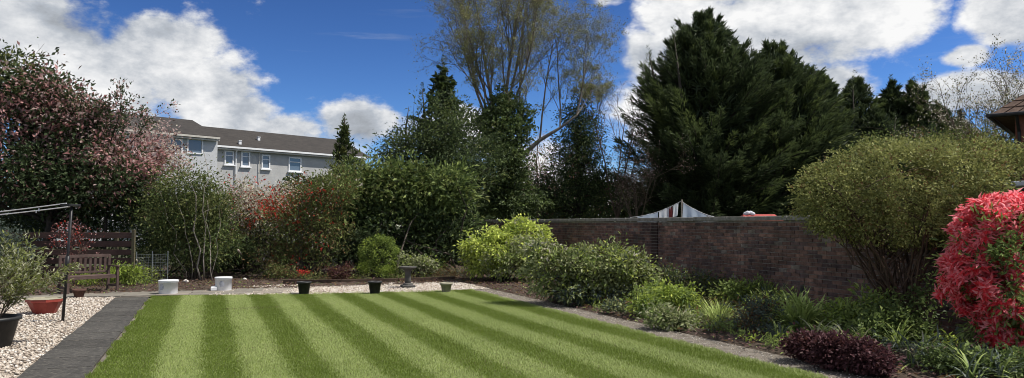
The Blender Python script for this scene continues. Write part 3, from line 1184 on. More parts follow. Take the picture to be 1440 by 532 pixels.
for px in (245, 274):
    x, z = on_facade(px, 206, .9)
    mb = MB()
    for sx in (-1, 1):
        mb.box((x + sx * .62, -.93, z), (.12, .1, 1.3))
    for sz in (-1, 1):
        mb.box((x, -.932, z + sz * .59), (1.12, .1, .12))
    fr = mb.build('window', M['white_trim'], apt)
    mb = MB()
    mb.box((x, -.912, z), (1.16, .012, 1.1))
    mb.build('pane', M['glass'], fr)
for px in (331, 364):
    x, _ = on_facade(px, 222)
    mb = MB()
    mb.tube([(x, -.12, .0), (x, -.12, zE - .35), (x, -.5, zE - .06)], .055 if px == 331 else .03, 8)
    mb.build('downpipe', M['white_trim' if px == 331 else 'cream_trim'], apt)
for (px, py) in ((331, 200), (369.5, 193.5)):
    x, z = on_facade(px, py, -1.0)
    f_ = .9 if py < 196 else .25
    yy = -.45 + 4.95 * f_ * .5
    zz = zE + .16 + 2.13 * f_ * .5
    mb = MB()
    mb.box((x, yy, zz + .10), (.22, .22, .34), bev=.03)
    mb.box((x, yy, zz + .29), (.28, .28, .06))
    mb.build('roof_vent', M['white_trim'], rf)

# ------------------------------------------------------------------ house at the right edge
hb = at(1432, 315, 22.0)
house = thing('brick_house', 'red brick house corner with brown tiled hip roof at the right edge', 'house', (hb[0], hb[1], 0), R(-40))
zE2 = at(1420, 160, 21.6)[2]
mb = MB()
mb.box((4.0, 3.5, zE2 / 2 - .05), (8.0, 7.0, zE2 + .1))
mb.build('wall', M['far_brick'], house)
o_ = .55
mb = MB()
V = [(-o_, -o_, zE2), (8 + o_, -o_, zE2), (8 + o_, 7 + o_, zE2), (-o_, 7 + o_, zE2), (3.6, 3.5, zE2 + 3.4), (4.4, 3.5, zE2 + 3.4)]
mb.add(V, [(0, 1, 5, 4), (1, 2, 5), (2, 3, 4, 5), (3, 0, 4), (3, 2, 1, 0)])
roof = mb.build('roof', M['tile'], house)
# tile courses on the two slopes in view
nt_ = 0
tm = {}
for sl_ in range(2):
    a0 = np.array(V[0]); a1 = np.array(V[1] if sl_ == 0 else V[3]); tp0 = np.array(V[4]); tp1 = np.array(V[5] if sl_ == 0 else V[4])
    for c in range(16):
        f0, f1 = c / 16, (c + 1.25) / 16
        p0, p1 = a0 + (tp0 - a0) * f0, a1 + (tp1 - a1) * f0
        q0, q1 = a0 + (tp0 - a0) * min(f1, 1), a1 + (tp1 - a1) * min(f1, 1)
        nn = unit(np.cross(a1 - a0, tp0 - a0)) * (1 if sl_ == 0 else -1)
        mb = MB()
        cnt = max(2, int(np.linalg.norm(p1 - p0) / .33))
        for k in range(cnt):
            t0, t1 = k / cnt + .003, (k + 1) / cnt - .003
            b0, b1 = p0 + (p1 - p0) * t0, p0 + (p1 - p0) * t1
            c0, c1 = q0 + (q1 - q0) * t0, q0 + (q1 - q0) * t1
            hh = .035 + rng.normal() * .004
            top = [b0 + nn * hh, b1 + nn * hh, c1 + nn * .012, c0 + nn * .012]
            bot = [b0 - nn * .0, b1 - nn * .0, c1 - nn * .0, c0 - nn * .0]
            mb.add(top + bot, [(0, 1, 2, 3), (0, 4, 5, 1), (1, 5, 6, 2), (3, 7, 4, 0), (2, 6, 7, 3)])
        mb.build('tile_course', M['tile'], roof)
mb = MB()
mb.tube([(-o_ - .06, -o_ - .06, zE2 - .02), (8 + o_, -o_ - .06, zE2 - .02)], .06, 8)
mb.tube([(-o_ - .06, -o_ - .12, zE2 - .022), (-o_ - .06, 7 + o_, zE2 - .022)], .058, 8)
mb.build('gutter', M['black_metal'], house)
mb = MB()
mb.tube([(.1, -o_, zE2 - .06), (.1, -.08, zE2 - .5), (.1, -.08, 0)], .045, 8)
mb.build('downpipe', M['black_metal'], house)

# grey-roofed shed behind the wall
sp_ = at(1445, 266, 13.6)
shed = thing('garden_shed', 'low shed with pale grey felt roof behind the red pieris', 'shed', (sp_[0], sp_[1], 0), YAW)
zs = sp_[2]
mb = MB()
mb.box((.75, .5, zs / 2 - .07), (1.9, 2.2, zs - .06))
mb.build('wall', M['shed_wood'], shed)
mb = MB()
mb.box((.75, .5, zs + .01), (2.3, 2.6, .09), ry=R(4), bev=.01)
mb.build('roof', M['felt'], shed)

# pale roof seen between the far conifers and the house
pr = at(1366, 190, 52)
ph = thing('pale_roofed_house', 'far house with pale beige roof among the trees on the right', 'house', (pr[0], pr[1], 0), R(20))
mb = MB()
mb.box((0, 3, (pr[2] - 1.2) / 2), (5, 6, pr[2] - 1.2))
mb.build('wall', M['roughcast_pale'], ph)
mb = MB()
z0, z1 = pr[2] - 1.3, pr[2] + .5
mb.add([(-3, -.4, z0), (3, -.4, z0), (3, 6.4, z0), (-3, 6.4, z0), (0, -.4, z1), (0, 6.4, z1)], [(0, 1, 4), (2, 3, 5), (1, 2, 5, 4), (3, 0, 4, 5), (0, 3, 2, 1)])
mb.build('roof', M['pale_roof'], ph)

# red playhouse roof just over the coping
rp = at(1078, 304, 22)
rh = thing('red_playhouse', 'low red roof just showing above the wall coping near the clipped bush', 'playhouse', (rp[0], rp[1], 0), R(4))
mb = MB()
mb.box((-.1, .4, rp[2] / 2 - .1), (1.2, .8, rp[2] - .2))
mb.build('wall', M['shed_wood'], rh)
mb = MB()
z0, z1 = rp[2] - .22, rp[2] + .06
mb.add([(-.75, -.15, z0), (.55, -.15, z0), (.55, .95, z0), (-.75, .95, z0), (-.55, .4, z1), (.42, .4, z1)], [(0, 1, 5, 4), (1, 2, 5), (2, 3, 4, 5), (3, 0, 4), (3, 2, 1, 0)])
mb.build('roof', M['red_roof'], rh)
wc = at(1053, 297, 22.4)
mb = MB()
for k in range(5):
    mb.lathe([(.0, -.06), (.07, -.04), (.085, .0), (.05, .05), (.0, .065)], 8, (wc[0] + (k - 2) * .05, wc[1] + rng.normal() * .03, rp[2] + .07 + (k % 2) * .03))
tag(mb.build('white_bundle', M['cloth_white'], None, True), 'small white bundle lying on the red roof above the wall', 'bundle')

# ------------------------------------------------------------------ washing beyond the wall
YL = 24.0
pt = at(958, 283, YL)
ll = at(885, 306, YL + .6)
lr = at(1020, 308, YL - .4)
line = thing('washing_line', 'washing line held up by a prop beyond the brick wall', 'washing line', (pt[0], pt[1], 0))
mb = MB()
mb.tube([(0, 0, -.05), (.0, 0, pt[2] * .5), (.02, 0, pt[2] + .05)], [.03, .028, .022], 8)
mb.build('prop', M['dead_wood'], line)
org = np.array([pt[0], pt[1], 0])
mb = MB()
tt_ = np.linspace(0, 1, 9)[:, None]
sag = np.array([0, 0, 1.0]) * (.22 * 2 * tt_ * (1 - tt_))
mb.tube(np.concatenate([ll + (pt - ll) * tt_ - sag, (pt + (lr - pt) * tt_ - sag)[1:]]) - org, .008, 5)
mb.build('line', M['rope'], line)
for e in (ll, lr):
    mb = MB()
    q = e - org
    mb.tube([(q[0], q[1], -.05), (q[0], q[1], q[2] + .03)], .035, 8)
    mb.build('post', M['black_metal'], line)


def cloth(name, label, t0, t1, drop, mat, side, wav=.05):
    a, b = (ll, pt) if side == 0 else (pt, lr)
    nx, nz_ = 18, 8
    t = np.linspace(t0, t1, nx)
    top = a + (b - a) * t[:, None]
    top[:, 2] -= .22 * 4 * t * (1 - t) * .5
    V = []
    ph_ = rng.uniform(0, 6)
    for j in range(nz_):
        f = j / (nz_ - 1)
        p = top.copy()
        p[:, 2] -= f * drop + .02 * np.sin(np.linspace(0, 9, nx)) * (1 - f)
        p[:, 1] += wav * f * np.sin(np.linspace(0, 14, nx) + ph_) + .05 * f
        p[:, 0] += .03 * f * np.sin(np.linspace(0, 8, nx) + ph_ * 2)
        V.append(p)
    V = np.array(V).reshape(-1, 3)
    i = np.arange(nx * nz_).reshape(nz_, nx)
    q = np.stack([i[:-1, :-1], i[:-1, 1:], i[1:, 1:], i[1:, :-1]], -1).reshape(-1)
    o_ = bpy.data.objects.new(name, mesh_from(name, V - org, 4, q, M[mat], None, True, np.full(len(q) // 4, .5)))
    o_.location = tuple(org)
    COL.objects.link(o_)
    tag(o_, label, 'laundry', 'washing pegged on the line beyond the wall')


cloth('towel', 'pale blue towel at the left end of the washing line', .16, .56, .5, 'cloth_blue', 0)
cloth('shirt', 'white garment hanging left of the washing line prop', .58, .80, .7, 'cloth_white', 0)
cloth('cloth', 'dark red cloth hanging between white laundry beside the prop', .73, .83, .62, 'cloth_red', 0, .02)
cloth('pillowcase', 'narrow white cloth nearest the prop on the left', .84, .95, .4, 'cloth_white', 0)
cloth('sheet', 'wide pale blue-white sheet right of the washing line prop', .05, .58, .75, 'cloth_blue', 1, .09)
cloth('towel', 'small white towel at the right end of the washing line', .60, .84, .5, 'cloth_white', 1, .05)

# ------------------------------------------------------------------ fence, bench, line post, pots
f0, f1 = at(8, 330, 21.0), at(188, 330, 21.2)
fx = f1 - f0
FL = np.linalg.norm(fx[:2])
fence = thing('timber_fence', 'reddish brown horizontal board fence behind the garden bench', 'fence', (f0[0], f0[1], 0), math.atan2(fx[1], fx[0]))
for pnl in range(2):
    for k in range(6):
        mb = MB()
        mb.box((FL * (.25 + .5 * pnl), (.0 if k % 2 else .012) + rng.normal() * .003, .16 + k * .242), (FL / 2 - .06, .022, .165 + rng.normal() * .006), ry=rng.normal() * .004, bev=.004)
        mb.build('board', M['fence_wood'], fence)
for x in (0.0, FL / 2, FL * .86, FL):
    mb = MB()
    mb.box((x, .055 if x not in (0.0, FL) else 0, .72), (.08, .08, 1.62 if x != FL * .86 else 1.5), bev=.008)
    mb.build('post', M['fence_green' if x > FL * .6 else 'fence_wood'], fence)

n0, n1 = at(192, 360, 20.8), at(236, 360, 21.3)
net = thing('wire_netting', 'grey wire netting on thin posts right of the board fence', 'netting', (n0[0], n0[1], 0), math.atan2(n1[1] - n0[1], n1[0] - n0[0]))
nl = np.linalg.norm((n1 - n0)[:2])
for x in (0, nl / 2, nl):
    mb = MB()
    mb.tube([(x, 0, -.05), (x, 0, .92)], .014, 6)
    mb.build('post', M['wire'], net)
mb = MB()
for k in range(14):
    mb.tube([(k * nl / 13, .016, .05), (k * nl / 13, .016, .84)], .0025, 4)
for k in range(11):
    mb.tube([(0, .018, .06 + k * .077), (nl, .018, .06 + k * .077)], .0025, 4)
mb.build('mesh', M['wire'], net)

# bench, turned to the right
bd = unit(np.array([.62, .79]))
bench = thing('garden_bench', 'small dark wooden slatted bench in front of the board fence', 'bench', (-11.0, 18.0, 0), math.atan2(bd[1], bd[0]))
BL, BD = 1.2, .5                       # local x = along the back, local -y = the front
W_ = M['bench_wood']
for x in (0.03, BL - .03):
    mb = MB()
    mb.box((x, 0, .46), (.055, .055, .94), rx=R(3), bev=.005)
    mb.build('leg', W_, bench)
    mb = MB()
    mb.box((x, -BD, .31), (.055, .055, .64), bev=.005)
    mb.build('leg', W_, bench)
    mb = MB()
    mb.box((x, -BD / 2 - .02, .645), (.06, BD + .1, .03), bev=.004)
    mb.build('armrest', W_, bench)
    mb = MB()
    mb.box((x, -BD / 2, .16), (.03, BD - .06, .05))
    mb.build('stretcher', W_, bench)
for k in range(5):
    mb = MB()
    mb.box((BL / 2, -BD + .05 + k * .10, .425), (BL - .06, .08, .022), bev=.003)
    mb.build('seat_slat', W_, bench)
mb = MB()
mb.box((BL / 2, -BD + .0, .385), (BL - .12, .03, .06))
mb.build('seat_rail', W_, bench)
for zz, hh in ((.90, .075), (.50, .05)):
    mb = MB()
    mb.box((BL / 2, -.02 - .03 * (zz - .5), zz), (BL - .11, .03, hh), bev=.004)
    mb.build('back_rail', W_, bench)
for k in range(9):
    mb = MB()
    mb.box((.13 + k * (BL - .26) / 8, -.022, .695), (.055, .018, .34), rx=R(3))
    mb.build('back_slat', W_, bench)

# clothes-line post with two lines
pb, ptp = gnd(88, 452), at(101, 288, 12.9)
post = thing('clothes_post', 'slim black leaning clothes-line post standing in the left gravel', 'post', pb)
mb = MB()
tpl = ptp - pb
mb.tube([(0, 0, -.06), tuple(tpl * .5), tuple(tpl)], [.026, .024, .022], 10)
mb.build('pole', M['black_metal'], post, True)
mb = MB()
m_ = tpl * .44
mb.tube([tuple(tpl * .40), tuple(tpl * .56)], .034, 10)
mb.build('sleeve', M['black_metal'], post, True)
ax = unit(np.array([-1, -.12, 0]))
mb = MB()
mb.box((tpl[0] - .02, tpl[1], tpl[2] - .01), (.16, .34, .04), bev=.005)
mb.build('cross_bar', M['black_metal'], post)
for s in (-1, 1):
    a = ptp + np.array([0, s * .15, .02])
    b = at(-260, 308, 12.9 + s * .15)
    b[1] = 12.9 + s * .15
    t = np.linspace(0, 1, 14)
    L_ = a + (b - a) * t[:, None]
    L_[:, 2] -= .10 * np.sin(np.pi * t) + (0.035 if s > 0 else 0)
    mb = MB()
    mb.tube(L_ - pb, .009, 5)
    ln = mb.build('line', M['rope'], post)
    for tt in ((.11,) if s < 0 else (.155,)):
        mb = MB()
        q = a + (b - a) * tt - pb
        mb.box((q[0], q[1], q[2] - .05 - .1 * math.sin(math.pi * tt)), (.012, .014, .05))
        mb.build('peg', M['white_plastic'], ln)
p2 = at(-260, 308, 12.9)
mb = MB()
mb.tube([(0, 0, -.06), (0, 0, p2[2] + .03)], .026, 10)
q = mb.build('end_post', M['black_metal'], post, True, loc=(p2[0] - pb[0], p2[1] - pb[1], 0))
mb = MB()
mb.box((0, 0, p2[2] - .01), (.06, .40, .04))
mb.build('end_bar', M['black_metal'], q)


def pot(name, label, px, py, top_r, bot_r, h, mat, lip=.02, segs=24, soilr=True, cat='pot', group=None, rz=0.0):
    p = gnd(px, py)
    t = thing(name, label, cat, (p[0], p[1], .0), rz, group)
    mb = MB()
    mb.lathe([(bot_r * .96, .0), (bot_r, .008), (top_r - .004, h - .05), (top_r + lip, h - .048), (top_r + lip, h), (top_r - .006, h), (top_r - .02, h - .05), (top_r - .024, h - .06)], segs)
    mb.build('body', M[mat], t, segs > 10)
    mb = MB()
    mb.lathe([(top_r - .03, h - .07), (top_r - .04, h - .045), (0.0, h - .03)], 14)
    mb.build('soil', M['soil'], t, True)
    return t, p


def bucket(label, px, py, r, h, rz):
    p = gnd(px, py)
    t = thing('white_tub', label, 'tub', (p[0], p[1], .012), rz, 'white plastic tubs on the far paving')
    mb = MB()
    mb.lathe([(r * .93, 0), (r * .95, .01), (r * .985, h - .06), (r * 1.03, h - .058), (r * 1.03, h - .02), (r * 1.0, h - .018)], 28)
    mb.build('body', M['white_plastic'], t, True)
    mb = MB()
    mb.lathe([(r * 1.045, h - .034), (r * 1.05, h - .008), (r * 1.0, h), (r * .6, h + .004), (0, h + .004)], 28)
    mb.build('lid', M['white_plastic'], t, True)
    # faint round grey print on the side
    V, fs = [], []
    for i in range(5):
        for j in range(7):
            a = R(-90) + (j - 3) * .10
            V.append((r * .985 * math.cos(a), r * .985 * math.sin(a), h * .33 + i * .035))
    for i in range(4):
        for j in range(6):
            if (i in (0, 3)) and (j in (0, 5)): continue
            k = i * 7 + j
            fs.append((k, k + 1, k + 8, k + 7))
    mb = MB()
    mb.add(V, fs)
    mb.build('print', M['grey_print'], t)
    return t


bucket('white plastic tub on the paving nearest the grey path, left one', 236.5, 414.5, .22, .34, R(-20))
bucket('white plastic tub farther from the grey path, beside a small tray', 314, 409.5, .205, .345, R(10))
p = gnd(300.5, 410)
mb = MB()
mb.box((p[0], p[1], .075), (.14, .3, .11), YAW, bev=.02)
tag(mb.build('white_tray', M['white_plastic'], None), 'small white plastic tray tucked beside the right white tub', 'tray')

pot('black_pot', 'black plastic pot on the far gravel, left of the two', 427.5, 414.2, .155, .115, .31, 'black_plastic', group='black pots on the far gravel')
pot('black_pot', 'black plastic pot on the far gravel in front of the box ball', 527, 413.6, .155, .115, .31, 'black_plastic', group='black pots on the far gravel')
pot('stone_pot', 'pale weathered stone pot at the right end of the far gravel', 627.5, 411.3, .14, .10, .24, 'pale_stone')
t, p = pot('red_pot', 'red angular plastic pot on the left gravel beside the clothes post', 63, 441, .30, .19, .28, 'red_plastic', .025, 8, rz=R(12))
mb = MB()
mb.lathe([(.318, .276), (.33, .284), (.318, .292), (.286, .290), (.276, .262)], 8)
mb.build('rim', M['pale_stone'], t)
lv = Leaves()
q = np.stack([rng.normal(0, .1, 60), rng.normal(0, .1, 60), np.full(60, .22)], 1)
lv.add(q, rdir(60) + [0, 0, .4], rdir(60) + [0, 0, 1], .06, .03, 0, rng.uniform(.2, .8, 60))
lv.build('sprouts', [M['russet']], t, kind='stuff')
pot('terracotta_pot', 'small dark terracotta pot beside the bench front leg', 111, 419, .13, .09, .2, 'terracotta')

# sundial / bird bath pedestal
p = gnd(573.5, 405)
t = thing('bird_bath', 'dark weathered stone bird bath pedestal on the far gravel', 'bird bath', (p[0], p[1], 0))
mb = MB()
mb.box((0, 0, .03), (.34, .34, .1), R(20), bev=.015)
mb.lathe([(.14, .08), (.13, .11), (.085, .14)], 16)
mb.build('base', M['lead_stone'], t)
mb = MB()
mb.lathe([(.085, .13), (.078, .2), (.08, .40), (.10, .47), (.13, .50)], 16)
mb.build('column', M['lead_stone'], t, True)
mb = MB()
mb.lathe([(.12, .495), (.22, .525), (.235, .56), (.22, .565), (.18, .535), (0, .525)], 20)
mb.build('bowl', M['lead_stone'], t, True)

# black planter with a wispy shrub at the left edge
t, p = pot('black_planter', 'large black planter with a wispy green shrub at the left edge', -15, 489, .34, .25, .42, 'black_plastic', .03, 28, cat='planter')
mb = MB()
tips = []
spec = dict(levels=2, wob=.10, up=[.02, .02, .02], sides=[5, 4, 3], kids=[7, 5], **{'from': [.15, .2]}, ang=[28, 35], len=[.6, .6], rad=[.55, .5])
for k in range(15):
    a = rng.uniform(0, 6.28)
    grow(mb, (math.cos(a) * .1, math.sin(a) * .1, .38), (math.cos(a) * rng.uniform(.1, .9), math.sin(a) * rng.uniform(.1, .9), 1), rng.uniform(.45, .8), .008, 0, tips, spec)
mb.build('stem', M['twig'], t)
tp = np.array([x[0] for x in tips]); td = np.array([x[1] for x in tips])
k = np.repeat(np.arange(len(tp)), 3)
lv = Leaves()
n = len(k)
lv.add(tp[k] + rng.normal(size=(n, 3)) * .02, td[k] + rng.normal(size=(n, 3)) * .6, rng.normal(size=(n, 3)) + [0, 0, 1], .075 * rng.uniform(.7, 1.3, n), .022, rng.choice(2, n, p=[.65, .35]), .6 + rng.normal(0, .25, n))
lv.build('foliage', [M['grassedge'], M['palestrap']], t)

# pale dead stick and sticks in the beds
def stick(name, label, a, b, r, mat='dead_wood'):
    mb = MB()
    mb.tube(arc(a, b, 0, 5, .012), r * np.linspace(1, .6, 5), 6)
    tag(mb.build(name, M[mat], None, True), label, 'stick')
stick('fallen_branch', 'pale fallen branch leaning in the back bed behind the tubs', at(335, 352, 22.0), gnd(362, 374, -.02), .035)
stick('garden_cane', 'thin pale cane in the border beside the grey-green variegated shrub', at(895, 400, 14.6), gnd(893.5, 424, -.03), .012)
stick('leaning_stake', 'short pale stake leaning in the green plants beside the bench', at(192, 366, 20.0), gnd(195, 391, -.02), .022)
for lab, px, py, s in (('pale stone on the soil behind the left white tub', 261, 398, .075), ('pale stone on the soil right of the white tubs', 344, 395, .06), ('white stone among the leaves above the purple hedge', 1104, 466, .075)):
    p = gnd(px, py)
    if px > 1000: p = at(px, 462, 12.3)
    mb = MB()
    d_ = np.array([(math.cos(a) * math.cos(e), math.sin(a) * math.cos(e), math.sin(e)) for e in np.linspace(-1.2, 1.4, 6) for a in np.linspace(0, 5.6, 9)])
    V = d_ * s * lump(d_, int(px), .25)[:, None] * [1.2, .9, .7] + [p[0], p[1], max(p[2], .04)]
    fs = [(i * 9 + j, i * 9 + (j + 1) % 9, i * 9 + 9 + (j + 1) % 9, i * 9 + 9 + j) for i in range(5) for j in range(9)] + [tuple(range(9))[::-1], tuple(45 + j for j in range(9))]
    mb.add(V, fs)
    tag(mb.build('stone', M['stone_c'], None, True), lab, 'stone')

# leaf litter on the beds
lv = Leaves()
n = 9000
u = np.concatenate([rng.uniform(20.2, 25, n // 2), rng.uniform(5, 20, n // 2)])
v = np.concatenate([rng.uniform(-5, 9, n // 2), rng.uniform(V_R + .45, 9.8, n // 2)])
P = np.stack([u * UX + v * VX, u * UY + v * VY, rng.uniform(.045, .08, n)], 1)
lv.add(P, rng.normal(size=(n, 3)) * [1, 1, .25], rng.normal(size=(n, 3)) * .35 + [0, 0, 1], .075 * rng.uniform(.6, 1.4, n), .04, rng.choice(3, n, p=[.7, .2, .1]), rng.uniform(0, 1, n))
o = lv.build('leaf_litter', [M['litter'], M['russet'], M['midgreen']], None, kind='stuff')
tag(o, 'brown fallen leaves and seedlings over the flower bed soil', 'leaves')


# ------------------------------------------------------------------ plants
def shrub(name, label, px, py, mats, blobs, leaf, per=14, clump_r=.2, cat='shrub', group=None, stem='bark_dark', ns=14, r0=.02, Y=None, shell=.6, amp=.16, up=.45, part='foliage', tint=.45, root_spread=.12, flat=0.0, zmin=.03, sup=7, supr=None):
    """blobs in pixels: (px, py, half width, half height, clumps, weights, depth factor[, dY])"""
    p = gnd(px, py) if Y is None else np.array([*at(px, 315, Y)[:2], 0.0])
    Y0 = p[1]
    t = thing(name, label, cat, (p[0], p[1], 0), 0, group)
    bl = []
    for b in blobs:
        c, r = pxblob(b[0], b[1], Y0 + (b[7] if len(b) > 7 else 0), b[2], b[3], b[6] if len(b) > 6 else .9)
        bl.append((c, r, b[4], b[5]))
    cs = foliage(t, (p[0], p[1], 0), bl, [M[m] for m in mats], leaf, per, clump_r, zmin, shell, part, amp, up, tint, flat, sup, supr)
    idx = rng.choice(len(cs), min(ns, len(cs)), replace=False)
    stems(t, (p[0], p[1], 0), M[stem], cs[idx], r0, root=(p[0], p[1], 0), spread=root_spread)
    return t


def tree(name, label, px, Y, mats, blobs, leaf, per, clump_r, top_py, r0=.14, nl=30, bark='bark', cat='tree', group=None, shell=.45, amp=.2, lean=0.0, up=.45, tint=.45):
    p = np.array([*at(px, 315, Y)[:2], 0.0])
    t = thing(name, label, cat, p, 0, group)
    bl = []
    for b in blobs:
        c, r = pxblob(b[0], b[1], Y + (b[7] if len(b) > 7 else 0), b[2], b[3], b[6] if len(b) > 6 else .9)
        bl.append((c, r, b[4], b[5]))
    cs = foliage(t, p, bl, [M[m] for m in mats], leaf, per, clump_r, .1, shell, 'crown', amp, up, tint)
    top = at(px + lean, top_py, Y)
    trunk_limbs(t, p, top, r0, cs, nl, M[bark])
    return t


# --- left: pink-flushed evergreen tree and its neighbours
tree('pink_leaved_tree', 'large dark tree with pink young leaves at the left edge', 72, 23.0, ['evergreen', 'pink', 'olive', 'bronze', 'palepink'],
     [(10, 110, 55, 42, 190, (3, .3, 3.0, .6, .1)), (66, 142, 58, 48, 300, (3.6, 2.2, .5, .8, 1.3)), (20, 175, 75, 46, 330, (2.6, 3.0, .2, .8, 2.0)), (112, 178, 44, 36, 190, (3, 2.2, .2, .6, 1.8)),
      (92, 225, 82, 40, 360, (5, 1.3, .1, .6, .8)), (166, 230, 50, 30, 220, (2.4, 3.2, .1, 1.2, 1.6)), (40, 250, 90, 45, 330, (6, .5, .1, .3, .1)), (140, 265, 85, 45, 330, (6, .4, .1, .4, .1)), (-50, 160, 70, 70, 200, (4, 1, 1, 1, .3))],
     (.17, .075), 13, .36, 100, .17, 60, 'bark_dark', tint=.4, shell=.6)
# long sprigs breaking out of the crown
p = at(150, 215, 23.0)
t = thing('sprig_tree', 'thin upright shoots rising from the pink tree against the clouds', 'tree', (p[0], p[1], 0))
mb = MB(); tips = []
spec = dict(levels=2, wob=.10, up=[.05, .08, .05], sides=[5, 4, 3], kids=[6, 4], **{'from': [.45, .3]}, ang=[35, 40], len=[.34, .5], rad=[.45, .5])
mb.tube([(0, 0, -.1), (.02, 0, 1.5), (.05, 0, 3.4)], [.06, .05, .035], 6)
for k in range(7):
    grow(mb, (.05, 0, 3.3), (rng.uniform(-.5, .75), rng.normal() * .2, 1.1), rng.uniform(1.5, 2.5), .022, 0, tips, spec)
mb.build('trunk', M['bark_dark'], t)
tp = np.array([x[0] for x in tips]); td = np.array([x[1] for x in tips])
k = np.repeat(np.arange(len(tp)), 3); n = len(k)
lv = Leaves()
lv.add(tp[k] + rng.normal(size=(n, 3)) * .06, td[k] + rng.normal(size=(n, 3)) * .7, rng.normal(size=(n, 3)) + [0, 0, .6], .11 * rng.uniform(.7, 1.2, n), .05, rng.choice(3, n, p=[.6, .25, .15]), rng.uniform(.2, .8, n))
lv.build('crown', [M['evergreen'], M['pink'], M['palepink']], t)

tree('pale_blossom_tree', 'small tree with faded pink blossom in front of the apartment block', 215, 25.5, ['bronze', 'palepink', 'cream', 'pink'],
     [(205, 205, 42, 34, 170, (2, 3, 2, 1.5)), (228, 225, 30, 32, 110, (2, 3, 3, .6)), (190, 240, 50, 32, 130, (3, 2, 1, 1))],
     (.12, .06), 10, .28, 200, .08, 22, 'bark_dark')

shrub('evergreen_hedge', 'dark glossy evergreen hedge behind the board fence', 70, 0, ['evergreen', 'dark_laurel', 'bluegreen'],
      [(10, 300, 60, 60, 260, (4, 1, 1.5), .5), (95, 300, 65, 60, 280, (4, 1, 1.3), .5), (175, 310, 60, 62, 260, (4, 1.5, .8), .5), (225, 345, 45, 48, 160, (3, 2, .5), .5)],
      (.13, .06), 14, .28, Y=23.6, ns=20, r0=.03, shell=.5, root_spread=.9)
shrub('grey_green_shrub', 'grey-green leafy shrub at the left end of the board fence', 12, 0, ['bluegreen', 'olive'],
      [(12, 352, 30, 30, 130, (3, 1), .7), (-15, 345, 30, 40, 90, (3, 1), .7)], (.09, .035), 13, .2, Y=20.2, ns=12)
shrub('lime_ground_plant', 'bright green leafy plants behind the bench seat', 172, 403, ['lime', 'olive', 'midgreen'],
      [(160, 385, 28, 12, 90, (3, 1, 1), .6), (185, 388, 22, 12, 70, (3, 1, 1), .6), (128, 392, 20, 9, 40, (3, 1, 1), .6)], (.10, .035), 12, .15, cat='plant', ns=8, r0=.008)
shrub('lime_ground_plant', 'yellowish green low plants at the foot of the fence end', 205, 399, ['olive', 'lime', 'litter'],
      [(206, 386, 22, 8, 60, (2, 2, 1), .6)], (.08, .03), 12, .14, cat='plant', ns=6, r0=.008)

# small red maple in front of the fence
p = at(107, 315, 19.9)
t = thing('red_maple', 'slim young tree with sparse red leaves before the fence', 'tree', (p[0], p[1], 0))
mb = MB(); tips = []
spec = dict(levels=2, wob=.14, up=[.05, .03, -.02], sides=[5, 4, 3], kids=[6, 4], **{'from': [.35, .25]}, ang=[38, 40], len=[.45, .55], rad=[.5, .5])
for k in range(3):
    grow(mb, (0, 0, -.05), (rng.normal() * .12, rng.normal() * .08, 1), 1.35, .018, 0, tips, spec)
mb.build('trunk', M['bark_red'], t)
tp = np.array([x[0] for x in tips]); td = np.array([x[1] for x in tips])
k = np.repeat(np.arange(len(tp)), 2); n = len(k)
lv = Leaves()
lv.add(tp[k] + rng.normal(size=(n, 3)) * .05, td[k] + rng.normal(size=(n, 3)) * .8, rng.normal(size=(n, 3)) + [0, 0, .6], .065 * rng.uniform(.7, 1.2, n), .04, rng.choice(3, n, p=[.6, .25, .15]), rng.uniform(.1, .9, n))
lv.build('crown', [M['maroon'], M['pink'], M['redflower']], t)

# twiggy green shrub with bare pale stems
p = at(275, 315, 22.6)
t = shrub('twiggy_shrub', 'tall loose green shrub with bare pale stems behind the white tubs', 275, 0, ['olive', 'midgreen', 'dark_laurel'],
          [(258, 262, 44, 34, 260, (3, 1, 2)), (296, 292, 38, 38, 300, (3, 1, 2)), (245, 310, 48, 45, 380, (3, 1, 3)), (300, 340, 42, 38, 280, (2.5, 1, 3)), (262, 365, 42, 25, 120, (2, 1, 2))],
          (.11, .042), 11, .26, Y=22.6, ns=26, r0=.022, stem='bark', shell=.4, amp=.25)
mb = MB()
for (a, b, r) in (((284, 360), (264, 232), .024), ((288, 360), (286, 212), .018), ((300, 350), (292, 282), .017), ((284, 300), (301, 292), .012), ((270, 370), (246, 250), .010), ((296, 362), (318, 262), .009), ((262, 372), (225, 270), .008)):
    A_, B_ = at(a[0], a[1], 21.75), at(b[0], b[1], 21.9)
    if a[1] > 340: A_[2] = 0.0
    q = arc(A_ - p * [1, 1, 0], B_ - p * [1, 1, 0], rng.uniform(-.02, .03), 8, .022)
    mb.tube(q, r * np.linspace(1.1, .35, 8), 6)
mb.build('pale_stem', M['bark_pale'], t, True)

